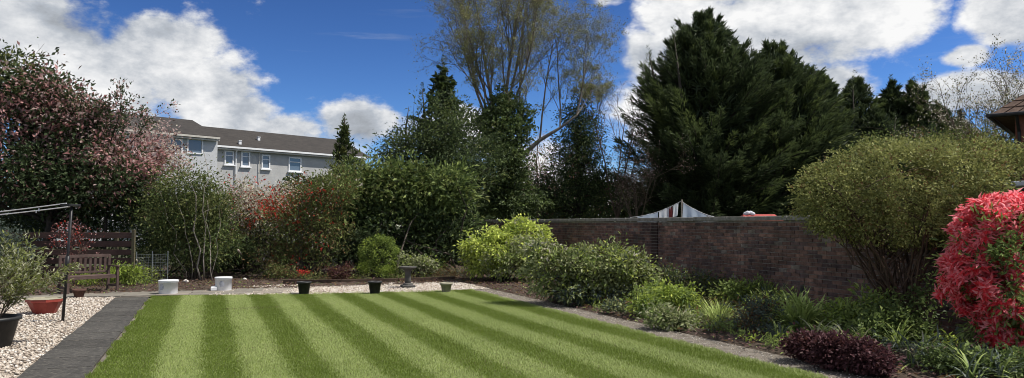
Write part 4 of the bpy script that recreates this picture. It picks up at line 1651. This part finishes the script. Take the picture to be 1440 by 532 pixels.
shrub('mixed_hedge', 'dark mixed hedge closing the back of the garden below the apartment block', 350, 0, ['evergreen', 'dark_laurel', 'olive', 'russet'],
      [(240, 325, 60, 46, 300, (3, 2, 1, .5), .4), (330, 335, 60, 40, 300, (3, 2, 1.4, .8), .4), (420, 330, 60, 44, 300, (3, 2, 1.4, .8), .4), (490, 300, 45, 55, 260, (3, 2, 1, .4), .4), (300, 365, 90, 25, 250, (3, 2, 1, 1), .4)],
      (.14, .06), 13, .3, Y=26.2, ns=30, r0=.03, shell=.3, root_spread=1.2)
shrub('cream_blossom_shrub', 'shrub covered in cream blossom below the apartment block windows', 365, 0, ['russet', 'cream', 'palepink', 'redflower', 'olive'],
      [(345, 275, 28, 20, 110, (1, 3.6, 1, 1.4, 1)), (388, 280, 34, 20, 130, (1, 4, 1, .3, 1)), (360, 305, 46, 28, 150, (1.5, 2.2, .6, .3, 2)), (335, 325, 35, 28, 80, (2, 1, .3, .1, 3))],
      (.10, .055), 11, .26, Y=24.6, ns=24, r0=.025, stem='bark', shell=.4, amp=.25)
shrub('red_flowered_shrub', 'tall russet shrub with clusters of red flowers left of the laurel', 432, 0, ['olive', 'redflower', 'russet', 'midgreen', 'cream'],
      [(386, 292, 16, 18, 46, (1, 4.5, .6, .3, .3)), (436, 272, 30, 26, 130, (3, 1.1, 1.2, 1.2, .6)), (478, 262, 32, 36, 150, (3, .6, 1.2, 2, .2)), (420, 312, 44, 34, 210, (3, .35, 1.3, 1.5, .1)), (460, 320, 42, 45, 190, (3, .12, 1.2, 1.5, 0.05)), (415, 355, 50, 28, 170, (3, .12, 1.8, 1, .05)), (390, 372, 32, 18, 70, (3, .05, 1.5, 1.5, .1))],
      (.115, .040), 12, .24, Y=23.2, ns=40, r0=.024, stem='bark', shell=.4, amp=.25)
shrub('dark_laurel', 'broad dark laurel with glossy leaves behind the box ball', 575, 0, ['dark_laurel', 'laurel', 'olive', 'evergreen'],
      [(515, 262, 45, 38, 240, (1.5, 3.5, 1.5, .6)), (575, 265, 55, 45, 330, (1.5, 3.6, 1.2, .6)), (628, 275, 42, 42, 260, (1.5, 3.6, .8, .6)), (495, 315, 45, 45, 240, (3, 1, .6, 3)), (560, 320, 62, 48, 340, (3, 1, .2, 3)), (630, 325, 42, 40, 220, (3, 1.2, .2, 3)), (560, 358, 80, 25, 200, (3, .4, .1, 4))],
      (.19, .08), 11, .30, Y=25.0, ns=40, r0=.04, stem='bark', shell=.5, amp=.16, root_spread=1.0)
shrub('dark_laurel', 'low dark evergreen growth in the shade left of the laurel', 470, 0, ['evergreen', 'dark_laurel', 'olive'],
      [(455, 350, 42, 25, 140, (4, 1.5, .6)), (505, 345, 35, 25, 120, (4, 1, .3)), (345, 355, 30, 18, 80, (3, 1, .6))], (.10, .045), 12, .22, Y=23.8, ns=16, root_spread=.8)

# --- back bed, small plants
shrub('box_ball', 'clipped round green box ball behind the far gravel', 533, 392, ['boxgreen', 'lime'],
      [(533, 358, 27.5, 26, 620, (3, 1), 1.0)], (.06, .036), 10, .07, ns=14, r0=.02, shell=.92, amp=.025, up=.5, tint=.5, sup=2, supr=.25)
shrub('low_green_mound', 'low lime green mound in front of the box ball', 545, 394, ['lime', 'boxgreen'],
      [(543, 383, 19, 8, 110, (3, 1), .8), (509, 378, 9, 8, 40, (3, 1), .8)], (.05, .03), 12, .09, cat='plant', ns=8, r0=.008)
shrub('maroon_mound', 'low maroon leaved mound left of the box ball', 480, 397, ['maroon', 'purple', 'russet'],
      [(480, 384, 18, 14, 130, (3, 1, 1.5), .8)], (.055, .032), 12, .10, cat='plant', ns=8, r0=.008)
shrub('white_edged_shrub', 'pale variegated leafy shrub behind the bird bath', 588, 394, ['variegated', 'palestrap', 'lime'],
      [(580, 368, 16, 11, 70, (2, 1.6, 1), .8), (598, 376, 14, 15, 70, (2, 1.6, 1), .8)], (.10, .045), 9, .13, ns=10, r0=.012)
shrub('small_green_bush', 'small round green bush between bird bath and bright shrub', 617, 388, ['midgreen', 'lime'],
      [(616, 374, 12, 9, 60, (2, 1), .8)], (.06, .035), 12, .1, ns=6, r0=.008)
shrub('heather_patch', 'brownish low heathers at the right end of the back bed', 632, 393, ['russet', 'variegated', 'bluegreen'],
      [(628, 384, 22, 8, 70, (3, 1, 1), .8), (652, 385, 16, 9, 50, (2, 1.5, 2), .8), (600, 388, 24, 6, 50, (3, 1, 1), .7)], (.06, .02), 12, .12, cat='plant', ns=6, r0=.006)
shrub('bed_seedlings', 'straggly low green plants along the timber edging', 500, 396, ['olive', 'midgreen', 'russet', 'variegated'],
      [(410, 385, 30, 10, 60, (3, 1, 2, .5), .7), (440, 392, 24, 6, 40, (3, 1, 2, .5), .6), (500, 393, 18, 5, 40, (3, 1, 1, .5), .6), (380, 380, 26, 11, 60, (3, 1, 2, .5), .7), (560, 390, 20, 6, 40, (2, 2, 1, 1), .6)], (.065, .028), 10, .12, cat='plant', ns=8, r0=.006, root_spread=.6)
shrub('red_tulips', 'small clump of red flowers above the left black pot', 428, 397, ['redflower', 'midgreen'],
      [(428, 384, 7, 3, 16, (4, 1), .8), (428, 391, 6, 4, 12, (0, 1), .8)], (.05, .03), 8, .06, cat='flowers', ns=8, r0=.005)

# --- trees beyond the back bed
p0 = np.array([*at(483, 315, 34)[:2], 0])
conifer('young_conifer', 'small pointed conifer behind the red flowered shrub', p0, at(483, 160, 34)[2], [(0, 1.2), (.4, 1.3), (.7, .8), (1, .08)], [M['conifer_g'], M['olive']], nb=60, per=45, spray=(.24, .06), leaders=3, weights=(3, 1), plume=1.0, jit=.45)
p0 = np.array([*at(622, 315, 32)[:2], 0])
conifer('dark_pine', 'dark irregular evergreen left of the birch', p0, at(606, 78, 32)[2], [(0, 2.2), (.3, 2.6), (.5, 2.2), (.62, 1.9), (.8, .9), (1, .1)], [M['conifer'], M['conifer_g'], M['ivy']], nb=120, per=75, spray=(.24, .08), leaders=4, lift=.12, weights=(3, 2.4, 1.4), droop=.5, jit=.55, plume=1.8, fat=.26)
tree('tangled_evergreen', 'dark tangled evergreen tree left of the ivy covered trunk', 575, 29.5, ['evergreen', 'conifer_g', 'ivy', 'olive'],
     [(575, 205, 45, 38, 210, (3, 2, 2, .5)), (625, 190, 45, 60, 340, (3, 2, 2, .3)), (660, 235, 45, 55, 340, (3, 1, 2, .2)), (545, 225, 30, 25, 60, (3, 2, 1, .5)), (610, 250, 60, 45, 180, (4, 1, 1, .2))],
     (.15, .055), 12, .32, 150, .12, 30, 'bark_dark', shell=.35, amp=.25)

# birch
p0 = np.array([*at(716, 315, 36)[:2], 0])
t = thing('birch_tree', 'tall airy birch in early leaf rising out of the picture', 'tree', p0)
mb = MB(); tips = []
spec = dict(levels=4, wob=.085, up=[.05, .05, .02, -.02, -.10], sides=[7, 5, 4, 3, 3], kids=[6, 6, 6, 5], **{'from': [.3, .25, .2, .2]}, ang=[24, 30, 36, 40], len=[.5, .5, .5, .6], rad=[.45, .5, .5, .55])
tr = [(0, 0, -.1), (-.1, 0, 2), (-.35, .1, 4.2), (-.5, 0, 6.0)]
mb.tube(tr, [.30, .25, .19, .15], 10)
for (dx, dy, dz, L_, r) in ((-.34, .1, 1, 6.6, .085), (-.12, .3, 1, 7.4, .095), (.08, -.2, 1, 7.6, .095), (-.55, -.1, 1, 5.0, .07), (.28, .2, 1, 7.0, .08), (.45, -.1, 1, 6.6, .07), (-.2, -.3, 1, 5.5, .07)):
    grow(mb, (-.5, 0, 5.5 + rng.normal() * .4), (dx, dy, dz), L_, r, 0, tips, spec)
# the long low limb bending to the right
q = [(-.05, 0, 4.3), (.6, 0, 5.0), (1.5, .1, 5.8), (2.5, .1, 6.4), (3.3, .1, 7.0)]
mb.tube(q, [.13, .12, .10, .07, .055], 7)
for (i, dx, dz, L_, r) in ((1, .05, 1, 5.0, .05), (2, .08, 1, 5.0, .05), (3, .10, 1, 4.6, .045), (4, .2, 1, 4.2, .045), (4, .5, .8, 2.4, .035)):
    grow(mb, q[i], (dx, rng.normal() * .3, dz), L_, r, 0, tips, {**spec, 'kids': [8, 6, 5, 4], 'from': [.12, .2, .2, .2], 'len': [.55, .55, .5, .6]})
mb.build('trunk', M['bark_birch'], t)
tp = np.array([x[0] for x in tips]); td = np.array([x[1] for x in tips])
k = np.repeat(np.arange(len(tp)), 6)
k = k[rng.random(len(k)) < min(1.0, 80000 / len(k))]
n = len(k)
lv = Leaves()
lv.add(tp[k] + rng.normal(size=(n, 3)) * .05, td[k] * .4 + rng.normal(size=(n, 3)) * .6 + [0, 0, -.5], rng.normal(size=(n, 3)) + [0, 0, .3], .068 * rng.uniform(.6, 1.2, n), .040, rng.choice(2, n, p=[.68, .32]), rng.uniform(.1, .9, n))
lv.build('crown', [M['birch'], M['catkin']], t)
# ivy on its trunk
tree('ivy_column', 'dark ivy smothering the birch trunk', 712, 35.2, ['ivy', 'evergreen', 'olive'],
     [(708, 150, 20, 40, 150, (3, 2, .7)), (694, 190, 34, 40, 230, (3, 2, .7)), (716, 215, 28, 55, 360, (3, 2, .4)), (722, 275, 36, 45, 360, (3, 3, .2)), (680, 165, 14, 20, 70, (3, 2, .6)), (736, 165, 12, 26, 60, (3, 1, 1)), (675, 270, 40, 45, 300, (3, 3, .2))],
     (.16, .10), 14, .26, 118, .1, 14, 'bark_dark', cat='ivy', shell=.3, amp=.35)
tree('dark_holly', 'dark holly-like evergreen right of the birch trunk', 812, 38, ['evergreen', 'conifer_g', 'ivy', 'bronze'],
     [(815, 175, 26, 44, 330, (3, 2, 1, .3)), (812, 225, 44, 45, 560, (3, 2, 1, .3)), (800, 275, 60, 40, 480, (4, 1, 1, .3)), (850, 270, 30, 40, 220, (4, 1, 1, .6)), (765, 275, 28, 36, 170, (4, 1, 1, .5)), (818, 140, 10, 18, 24, (3, 2, 1, .3))],
     (.15, .065), 12, .33, 140, .12, 40, 'bark_dark', shell=.3, amp=.25)
tree('white_blossom_tree', 'pale blossoming tree glimpsed between birch and holly', 757, 44, ['palepink', 'cream', 'twiglet' if 'twiglet' in M else 'russet'],
     [(757, 215, 32, 42, 120, (2, 2, 2)), (735, 260, 30, 36, 90, (2, 2, 2)), (775, 260, 25, 36, 80, (2, 2, 2))], (.10, .07), 9, .35, 180, .09, 40, 'bark', shell=.2, amp=.25)


def bare_tree(name, label, px, Y, H, lean, mats, nleaf, kids=(6, 6, 5), spread=.5, seedL=.5, leafsz=.05, stems_n=3, bark='twig', r=.05):
    p0 = np.array([*at(px, 315, Y)[:2], 0])
    t = thing(name, label, 'tree', p0)
    mb = MB(); tips = []
    spec = dict(levels=3, wob=.09, up=[.04, .05, .03, .0], sides=[6, 5, 4, 3], kids=list(kids), **{'from': [.3, .25, .2]}, ang=[30, 34, 38], len=[.5, .5, .5], rad=[.5, .5, .55])
    mb.tube([(0, 0, -.1), (0, 0, H * .22)], [r * 1.5, r * 1.2], 7)
    for k in range(stems_n):
        grow(mb, (0, 0, H * .2), (lean + rng.normal() * spread, rng.normal() * spread, 1.3), H * seedL * rng.uniform(.85, 1.2), r, 0, tips, spec)
    mb.build('trunk', M[bark], t)
    tp = np.array([x[0] for x in tips]); td = np.array([x[1] for x in tips])
    k = rng.integers(0, len(tp), nleaf)
    lv = Leaves()
    lv.add(tp[k] + rng.normal(size=(nleaf, 3)) * .05, td[k] + rng.normal(size=(nleaf, 3)) * .7, rng.normal(size=(nleaf, 3)), leafsz * rng.uniform(.6, 1.3, nleaf), leafsz * .6, rng.choice(len(mats), nleaf), rng.uniform(0, 1, nleaf))
    lv.build('crown', [M[m] for m in mats], t)


bare_tree('bare_tree', 'thin bare twiggy tree left of the big conifer', 868, 37, at(868, 95, 37)[2], 0.0, ['catkin', 'bronze'], 2500, spread=.25, seedL=.62, stems_n=4)
bare_tree('bare_tree', 'bare pinkish twiggy tree low beside the big conifer', 895, 34, at(895, 215, 34)[2], -.1, ['bronze', 'palepink'], 3000, spread=.4, seedL=.6, stems_n=5, r=.035)
bare_tree('bare_tree', 'bare spring tree with pale buds beside the tiled roof', 1396, 33, at(1396, 112, 33)[2], 0.0, ['catkin', 'cream', 'olive'], 7000, kids=(7, 6, 5), spread=.2, seedL=.6, stems_n=7, leafsz=.09)

# --- big conifers
C2 = [M['conifer'], M['conifer_g']]
p0 = np.array([*at(995, 315, 36)[:2], 0])
conifer('giant_conifer', 'tall broad dark conifer beyond the wall', p0, at(985, 14, 36)[2], [(0, 4.0), (.2, 4.2), (.45, 4.0), (.62, 3.6), (.8, 2.7), (.92, 1.5), (1, .3)], C2, nb=900, per=95, spray=(.46, .058), leaders=9, lift=.36, weights=(5, 1), trunk=.35)
p0 = np.array([*at(1092, 315, 37)[:2], 0])
conifer('shoulder_conifer', 'lower dark conifer joined to the right side of the tallest one', p0, at(1080, 58, 37)[2], [(0, 3.8), (.3, 4.0), (.55, 3.8), (.75, 2.8), (.9, 1.6), (1, .3)], C2, nb=640, per=95, spray=(.46, .058), leaders=8, lift=.36, weights=(4, 1.8), trunk=.3)
p0 = np.array([*at(1150, 315, 39.5)[:2], 0])
conifer('shoulder_conifer', 'dark conifer filling the slope right of the shoulder conifer', p0, at(1140, 92, 39.5)[2], [(0, 2.8), (.4, 2.7), (.7, 2.1), (.88, 1.3), (1, .3)], C2, nb=300, per=95, spray=(.44, .058), leaders=6, lift=.36, weights=(4, 1.3), trunk=.22)
for (px, py, Y, rad, lab) in ((1207, 100, 42, 2.4, 'pointed conifer, first right of the big conifer group'), (1258, 106, 43, 1.8, 'narrow pointed conifer with feathery tip in the right row'), (1290, 108, 42.5, 1.9, 'pointed conifer right of the narrow feathery one'), (1325, 140, 44, 2.0, 'lower conifer at the right end of the row'), (1235, 150, 40, 2.2, 'squat conifer in front of the right row'), (1355, 160, 46, 1.6, 'small dark conifer beside the pale roof')):
    p0 = np.array([*at(px, 315, Y)[:2], 0])
    rad *= 1.18
    conifer('row_conifer', lab, p0, at(px, py, Y)[2], [(0, rad), (.35, rad), (.65, rad * .8), (.85, rad * .42), (1, .1)], C2, 'conifers in the right row', nb=230, per=85, spray=(.42, .055), leaders=4, lift=.36, weights=(3, 1.5), trunk=.2)
# far wood closing the view behind the birch
lv = Leaves()
for (px, py, rx, ry, nc) in ((300, 300, 120, 30, 500), (480, 280, 90, 40, 600), (620, 280, 110, 45, 800), (740, 288, 80, 30, 500), (840, 285, 90, 34, 600), (940, 290, 70, 35, 300), (1250, 270, 160, 50, 500), (1420, 270, 80, 50, 300), (60, 290, 160, 50, 600)):
    c, r = pxblob(px, py, 58, rx, ry, .4)
    SEED[0] += 1
    q, d = blob_points(nc * 9, c, r, .3, SEED[0], .25, .1)
    n = len(q)
    lv.add(q, rng.normal(size=(n, 3)), rng.normal(size=(n, 3)) + [0, 0, .3], .42 * rng.uniform(.5, 1.2, n), .22, rng.choice(2, n, p=[.7, .3]), rng.uniform(0, .8, n))
tag(lv.build('far_wood', [M['evergreen'], M['olive']], None, kind='stuff'), 'dark far-off wood showing low between the garden trees', 'wood')
tree('olive_shrub_tree', 'olive green bushy tree behind the clipped bush', 1385, 26, ['olive', 'laurel', 'russet'],
     [(1375, 205, 45, 22, 150, (3, 2, 1)), (1330, 210, 40, 20, 120, (3, 2, 1)), (1415, 215, 30, 25, 100, (3, 1, 2)), (1250, 205, 50, 18, 100, (2, 3, 1)), (1380, 250, 60, 30, 140, (3, 1, 1))], (.12, .05), 11, .3, 215, .1, 24, 'bark')

# --- the border along the wall
shrub('bright_shrub', 'bright yellow-green domed shrub at the far end of the wall', 705, 396, ['yellowgreen', 'variegated', 'midgreen', 'cream'],
      [(735, 340, 38, 30, 330, (5, .6, .8, .15), .8, .6), (690, 352, 42, 30, 360, (5, .8, .8, .2), .8), (715, 372, 42, 20, 200, (1.2, 3, 2, .5), .8, -.4), (672, 362, 24, 24, 140, (4, 1, 2, .1), .8), (738, 358, 26, 22, 120, (2, 3, 2, .6), .7, -.5)],
      (.115, .058), 9, .15, ns=26, r0=.03, shell=.78, amp=.12, up=.9, tint=.55)
shrub('grey_green_mound', 'wide grey-green mounded shrub in front of the wall', 840, 428, ['variegated', 'bluegreen', 'olive', 'cream', 'midgreen', 'yellowgreen'],  # yellow-green weighted to the upper blobs, putting the sunlit top into leaf colour
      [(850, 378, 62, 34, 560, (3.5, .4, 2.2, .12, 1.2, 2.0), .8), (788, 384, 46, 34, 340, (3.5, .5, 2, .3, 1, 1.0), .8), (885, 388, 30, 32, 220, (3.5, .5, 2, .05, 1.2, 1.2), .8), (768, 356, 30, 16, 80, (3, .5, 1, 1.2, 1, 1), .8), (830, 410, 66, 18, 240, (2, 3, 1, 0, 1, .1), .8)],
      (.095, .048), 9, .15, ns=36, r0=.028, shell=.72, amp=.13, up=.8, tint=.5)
shrub('low_rosettes', 'small low rosette plant at the foot of the grey-green mound', 868, 441, ['variegated', 'bluegreen'],
      [(868, 434, 16, 6, 40, (2, 1), .8)], (.09, .04), 9, .1, cat='plant', ns=5, r0=.006)
shrub('leafy_perennial', 'bright green leafy clump right of the thin pale cane', 908, 447, ['midgreen', 'lime', 'yellowgreen'],
      [(908, 424, 22, 20, 130, (2, 2, .6), .9)], (.085, .038), 10, .12, cat='plant', ns=12, r0=.008)
shrub('leafy_perennial', 'lime tinted leafy clump behind the pale rosettes', 952, 445, ['lime', 'midgreen', 'yellowgreen'],
      [(950, 418, 24, 16, 120, (2, 2, 1), .9), (930, 410, 30, 16, 90, (2, 2, .3), .9, .8)], (.085, .036), 10, .12, cat='plant', ns=12, r0=.008)
shrub('pale_rosettes', 'low spreading pale-edged rosettes at the border edge', 948, 463, ['variegated', 'palestrap', 'midgreen'],
      [(950, 450, 34, 9, 130, (3, 1.2, 1), .8), (925, 446, 16, 8, 50, (3, 1, 1), .8)], (.09, .042), 8, .11, cat='plant', ns=8, r0=.006)
shrub('wall_foot_plant', 'dark green plants against the foot of the wall mid way', 985, 425, ['olive', 'dark_laurel', 'bluegreen'],
      [(940, 395, 40, 14, 110, (2, 2, 2), .5), (985, 400, 32, 18, 110, (2, 2, 2), .5), (1040, 405, 38, 16, 120, (2, 2, 2), .5)], (.09, .03), 10, .16, cat='plant', ns=16, r0=.008, root_spread=.6)
shrub('leafy_perennial', 'yellow-green leafy clump near the wall right of the spiky tuft', 1040, 434, ['midgreen', 'lime', 'olive'],
      [(1040, 413, 34, 16, 150, (2, 1.6, 1), .7), (1072, 412, 18, 12, 60, (2, 1, 1), .7)], (.09, .036), 10, .13, cat='plant', ns=12, r0=.008)
shrub('dusky_plant', 'dusky blue-grey foliage between the spiky tuft and strappy clump', 1068, 468, ['bluegreen', 'maroon', 'russet'],
      [(1068, 440, 30, 18, 110, (3, 1, 1), .8), (1050, 458, 28, 10, 50, (2, 1.5, 2), .8)], (.08, .022), 9, .13, cat='plant', ns=24, r0=.007, stem='twig')


def strap_plant(name, label, spots, n, L, W, spread, mats, wts, arch=.5, tint=.5, group=None):
    p = gnd(*spots[0])
    t = thing(name, label, 'plant', (p[0], p[1], 0), 0, group)
    lv = Leaves()
    straps([gnd(*s) - p + [0, 0, .02] for s in spots], n, L, W, spread, lv, 0, tint, 1.0, arch, 4, wts)
    lv.build('leaf_clump', [M[m] for m in mats], t)
    return t


shrub('leafy_perennial', 'mid green leafy clump between the strappy clump and the clipped bush', 1205, 474, ['midgreen', 'strap', 'lime'],
      [(1195, 446, 34, 18, 130, (2, 1, 1), .8), (1230, 430, 26, 22, 90, (2, 1, .6), .8)], (.09, .032), 9, .13, cat='plant', ns=14, r0=.008)
shrub('leafy_perennial', 'green leafy clump in front of the dark iris by the wall', 1090, 458, ['midgreen', 'lime', 'olive'],
      [(1085, 425, 26, 16, 90, (2, 1, 1), .8)], (.09, .03), 9, .12, cat='plant', ns=10, r0=.008)
lv = Leaves()
nt_ = 520
gu, gv = rng.uniform(7.0, 16.5, nt_), rng.uniform(V_R + .75, V_WALL - .25, nt_)
for u_, v_ in zip(gu, gv):
    c_ = G(u_, v_, .04)
    q = int(rng.integers(10, 26))
    hgt = rng.uniform(.06, .24) * (.6 + .5 * (v_ - V_R) / 4)
    kd = int(rng.choice(6, p=[.3, .2, .2, .12, .1, .08]))
    pos = c_ + rng.normal(size=(q, 3)) * [.07, .07, 0] + np.stack([np.zeros(q), np.zeros(q), rng.random(q) * hgt], 1)
    lv.add(pos, rng.normal(size=(q, 3)) * .6 + [0, 0, .5], rng.normal(size=(q, 3)) * .5 + [0, 0, .8], rng.uniform(.05, .13), rng.uniform(.018, .04), kd, .5 + rng.normal() * .15 + rng.normal(0, .15, q))
tag(lv.build('ground_cover', [M['midgreen'], M['lime'], M['olive'], M['bluegreen'], M['variegated'], M['russet']], None, kind='stuff'), 'low mixed seedlings and ground cover between the border plants', 'ground cover')
strap_plant('spiky_tuft', 'fine spiky green tuft at the border edge', [(1010, 463), (1016, 460), (1005, 460)], 70, .50, .012, .55, ['strap', 'grassedge'], (2, 1), .4)
strap_plant('dark_iris', 'upright dark blue-green iris leaves against the wall', [(1092, 440), (1110, 436), (1078, 436), (1125, 440)], 36, .62, .024, .30, ['bluegreen', 'midgreen'], (3, 1), .25, .45)
strap_plant('strappy_clump', 'large arching strappy green clump above the purple hedge', [(1128, 472), (1142, 470), (1114, 470), (1128, 466)], 80, .74, .036, .66, ['strap', 'midgreen'], (3, 1), .75, .5)
strap_plant('pale_tipped_straps', 'pale-tipped strappy leaves behind the purple hedge', [(1165, 486), (1190, 490), (1212, 490), (1150, 484)], 42, .42, .026, .75, ['strap', 'palestrap'], (2, 1.6), .8, .55)
strap_plant('small_straps', 'small grey-green strappy tuft left of the purple hedge', [(1100, 482), (1092, 480)], 40, .30, .016, .6, ['bluegreen', 'strap'], (2, 1), .6)
strap_plant('variegated_straps', 'cream-striped arching leaves below the pieris', [(1300, 512), (1325, 520), (1285, 518)], 44, .55, .022, .75, ['palestrap', 'bluegreen', 'strap'], (1.2, 1.6, 2), .9, .45)
strap_plant('dark_straps', 'dark strappy leaves along the foot of the clipped bush', [(1225, 480), (1245, 486), (1262, 494), (1205, 474), (1240, 470)], 40, .50, .024, .6, ['strap', 'ivy', 'midgreen'], (2, 2, 1), .7, .4)
strap_plant('corner_straps', 'loose strappy leaves at the bottom right corner', [(1355, 530), (1385, 535), (1410, 540), (1430, 530), (1370, 545)], 36, .45, .022, .75, ['bluegreen', 'strap', 'ivy'], (2, 1, 2), .8, .35)

shrub('purple_hedge', 'low dark purple leafy hedge at the border edge', 1182, 520, ['purple', 'maroon'],
      [(1140, 488, 26, 19, 260, (4, .6), .9, .5), (1180, 497, 32, 21, 340, (4, .6), .8), (1222, 505, 30, 21, 300, (4, .6), .8, -.3)], (.05, .036), 12, .075, ns=14, r0=.008, shell=.7, amp=.07, root_spread=.3)
shrub('ivy_skirt', 'ivy and leafy growth round the stems of the clipped bush', 1270, 486, ['ivy', 'midgreen', 'dark_laurel'],
      [(1258, 450, 20, 30, 90, (3, 1.6, 1.5), .8), (1285, 466, 26, 20, 90, (3, 1.6, 1.5), .8), (1225, 466, 30, 18, 110, (2, 3, 1), .8), (1296, 425, 8, 36, 30, (3, .6, 2), .7)], (.06, .042), 12, .13, ns=10, r0=.008, shell=.3)
shrub('corner_ground_plant', 'dark low leafy plants under the red pieris', 1390, 530, ['ivy', 'midgreen', 'bluegreen'],
      [(1380, 515, 42, 16, 170, (3, 1, 1), .8), (1425, 520, 35, 18, 130, (3, 1, 1), .8), (1335, 505, 26, 12, 70, (3, 1, 1), .8)], (.06, .035), 11, .12, cat='plant', ns=10, r0=.008, root_spread=.3)

# clipped round bush on several leaning stems
p = gnd(1272, 474)
t = thing('clipped_bush', 'large rounded clipped bush on many bare stems beside the wall', 'bush', (p[0], p[1], 0))
bl = []
for (px, py, rx, ry, nc, dY, dep) in ((1270, 258, 148, 66, 1700, .0, .72), (1185, 280, 70, 58, 520, -.1, .8), (1362, 238, 80, 42, 520, .2, .8), (1255, 305, 105, 45, 560, -.1, .7), (1420, 222, 46, 26, 170, .4, .9)):
    c, r = pxblob(px, py, p[1] + .1 + dY, rx, ry, dep)
    bl.append((c, r, nc, (4, 1.2, .5)))
cs = foliage(t, p, bl, [M['clipped'], M['olive'], M['russet']], (.052, .027), 14, .10, 1.0, .76, 'foliage', .07, .5, .5, sup=6, supr=.6)
mb = MB()
low = cs[(cs[:, 2] < 2.4)]
for k in range(34):
    a = rng.uniform(0, 6.28)
    s0 = np.array([math.cos(a) * .16, math.sin(a) * .13, -.03])
    e = low[rng.integers(len(low))] - p
    q = arc(s0, e, .02, 8, .028)
    # rise steeply first, then fan out
    f = np.linspace(0, 1, 8)[:, None]
    q[:, :2] = s0[:2] + (e[:2] - s0[:2]) * (f ** 1.35) + rng.normal(size=(8, 2)) * .018
    r_ = rng.uniform(.012, .034)
    mb.tube(q, r_ * np.linspace(1.1, .4, 8), 6)
    for _ in range(3):
        b0 = q[rng.integers(3, 7)]
        e2 = cs[rng.integers(len(cs))] - p
        mb.tube(arc(b0, b0 + (e2 - b0) * .6, .05, 5, .05), r_ * np.linspace(.45, .15, 5), 4)
mb.build('stem', M['bark_red'], t, True)

# red pieris
p = gnd(1405, 512)
t = thing('red_pieris', 'vivid red-leaved pieris shrub at the right edge', 'shrub', (p[0], p[1], 0))
lv = Leaves()
heads = []
for (px, py, rx, ry, nh, dY) in ((1400, 345, 58, 62, 110, 0), (1425, 310, 48, 34, 62, 0), (1374, 395, 46, 46, 78, -.1), (1415, 420, 56, 58, 84, -.1), (1460, 380, 60, 80, 66, .1), (1415, 468, 34, 26, 24, -.1)):
    c, r = pxblob(px, py, p[1] + dY, rx, ry, .85)
    SEED[0] += 1
    q, d = blob_points(nh, c, r, .86, SEED[0], .10)
    heads.append((q, d))
H_ = np.concatenate([h[0] for h in heads]) - p
Dv = np.concatenate([h[1] for h in heads])
for j in range(len(H_)):
    # whorls of red young leaves, several rings to a head
    n = 60
    ax = unit(Dv[j] * .9 + np.array([0, 0, .6]) + rng.normal(size=3) * .2)
    a1 = unit(np.cross(ax, rng.normal(size=3)))
    a2 = np.cross(ax, a1)
    an = rng.uniform(0, 6.283, n)
    ring = rng.uniform(0, 1, n)
    tilt = .35 + ring ** .6 * 1.15
    d = ax * np.cos(tilt)[:, None] + (a1 * np.cos(an)[:, None] + a2 * np.sin(an)[:, None]) * np.sin(tilt)[:, None]
    s = rng.uniform(.75, 1.2)
    base_ = H_[j] + rng.normal(size=(n, 3)) * .03
    low_ = (H_[j][2] + p[2]) < 1.0
    mi = rng.choice(2, n, p=[.8, .2] if not low_ else [.6, .4])
    lv.add(base_, d, np.cross(d, np.cross(ax, d) + 1e-3) + ax * .6, .105 * s * rng.uniform(.6, 1.15, n), .030 * s, mi, rng.normal(.5, .22, n) + rng.normal() * .1, .12, .2)
lv.build('red_leaves', [M['pieris'], M['pierisdeep']], t)
bl = []
for (px, py, rx, ry, nc) in ((1405, 380, 60, 84, 230), (1400, 455, 46, 36, 90), (1462, 380, 52, 80, 120)):
    c, r = pxblob(px, py, p[1], rx, ry, .8)
    bl.append((c, r, nc, (2, 1)))
cs = foliage(t, p, bl, [M['midgreen'], M['dark_laurel']], (.10, .030), 14, .12, .25, .80, 'green_leaves', .1)
stems(t, p, M['bark_red'], cs[rng.choice(len(cs), 26, replace=False)], .022, root=p, spread=.1)
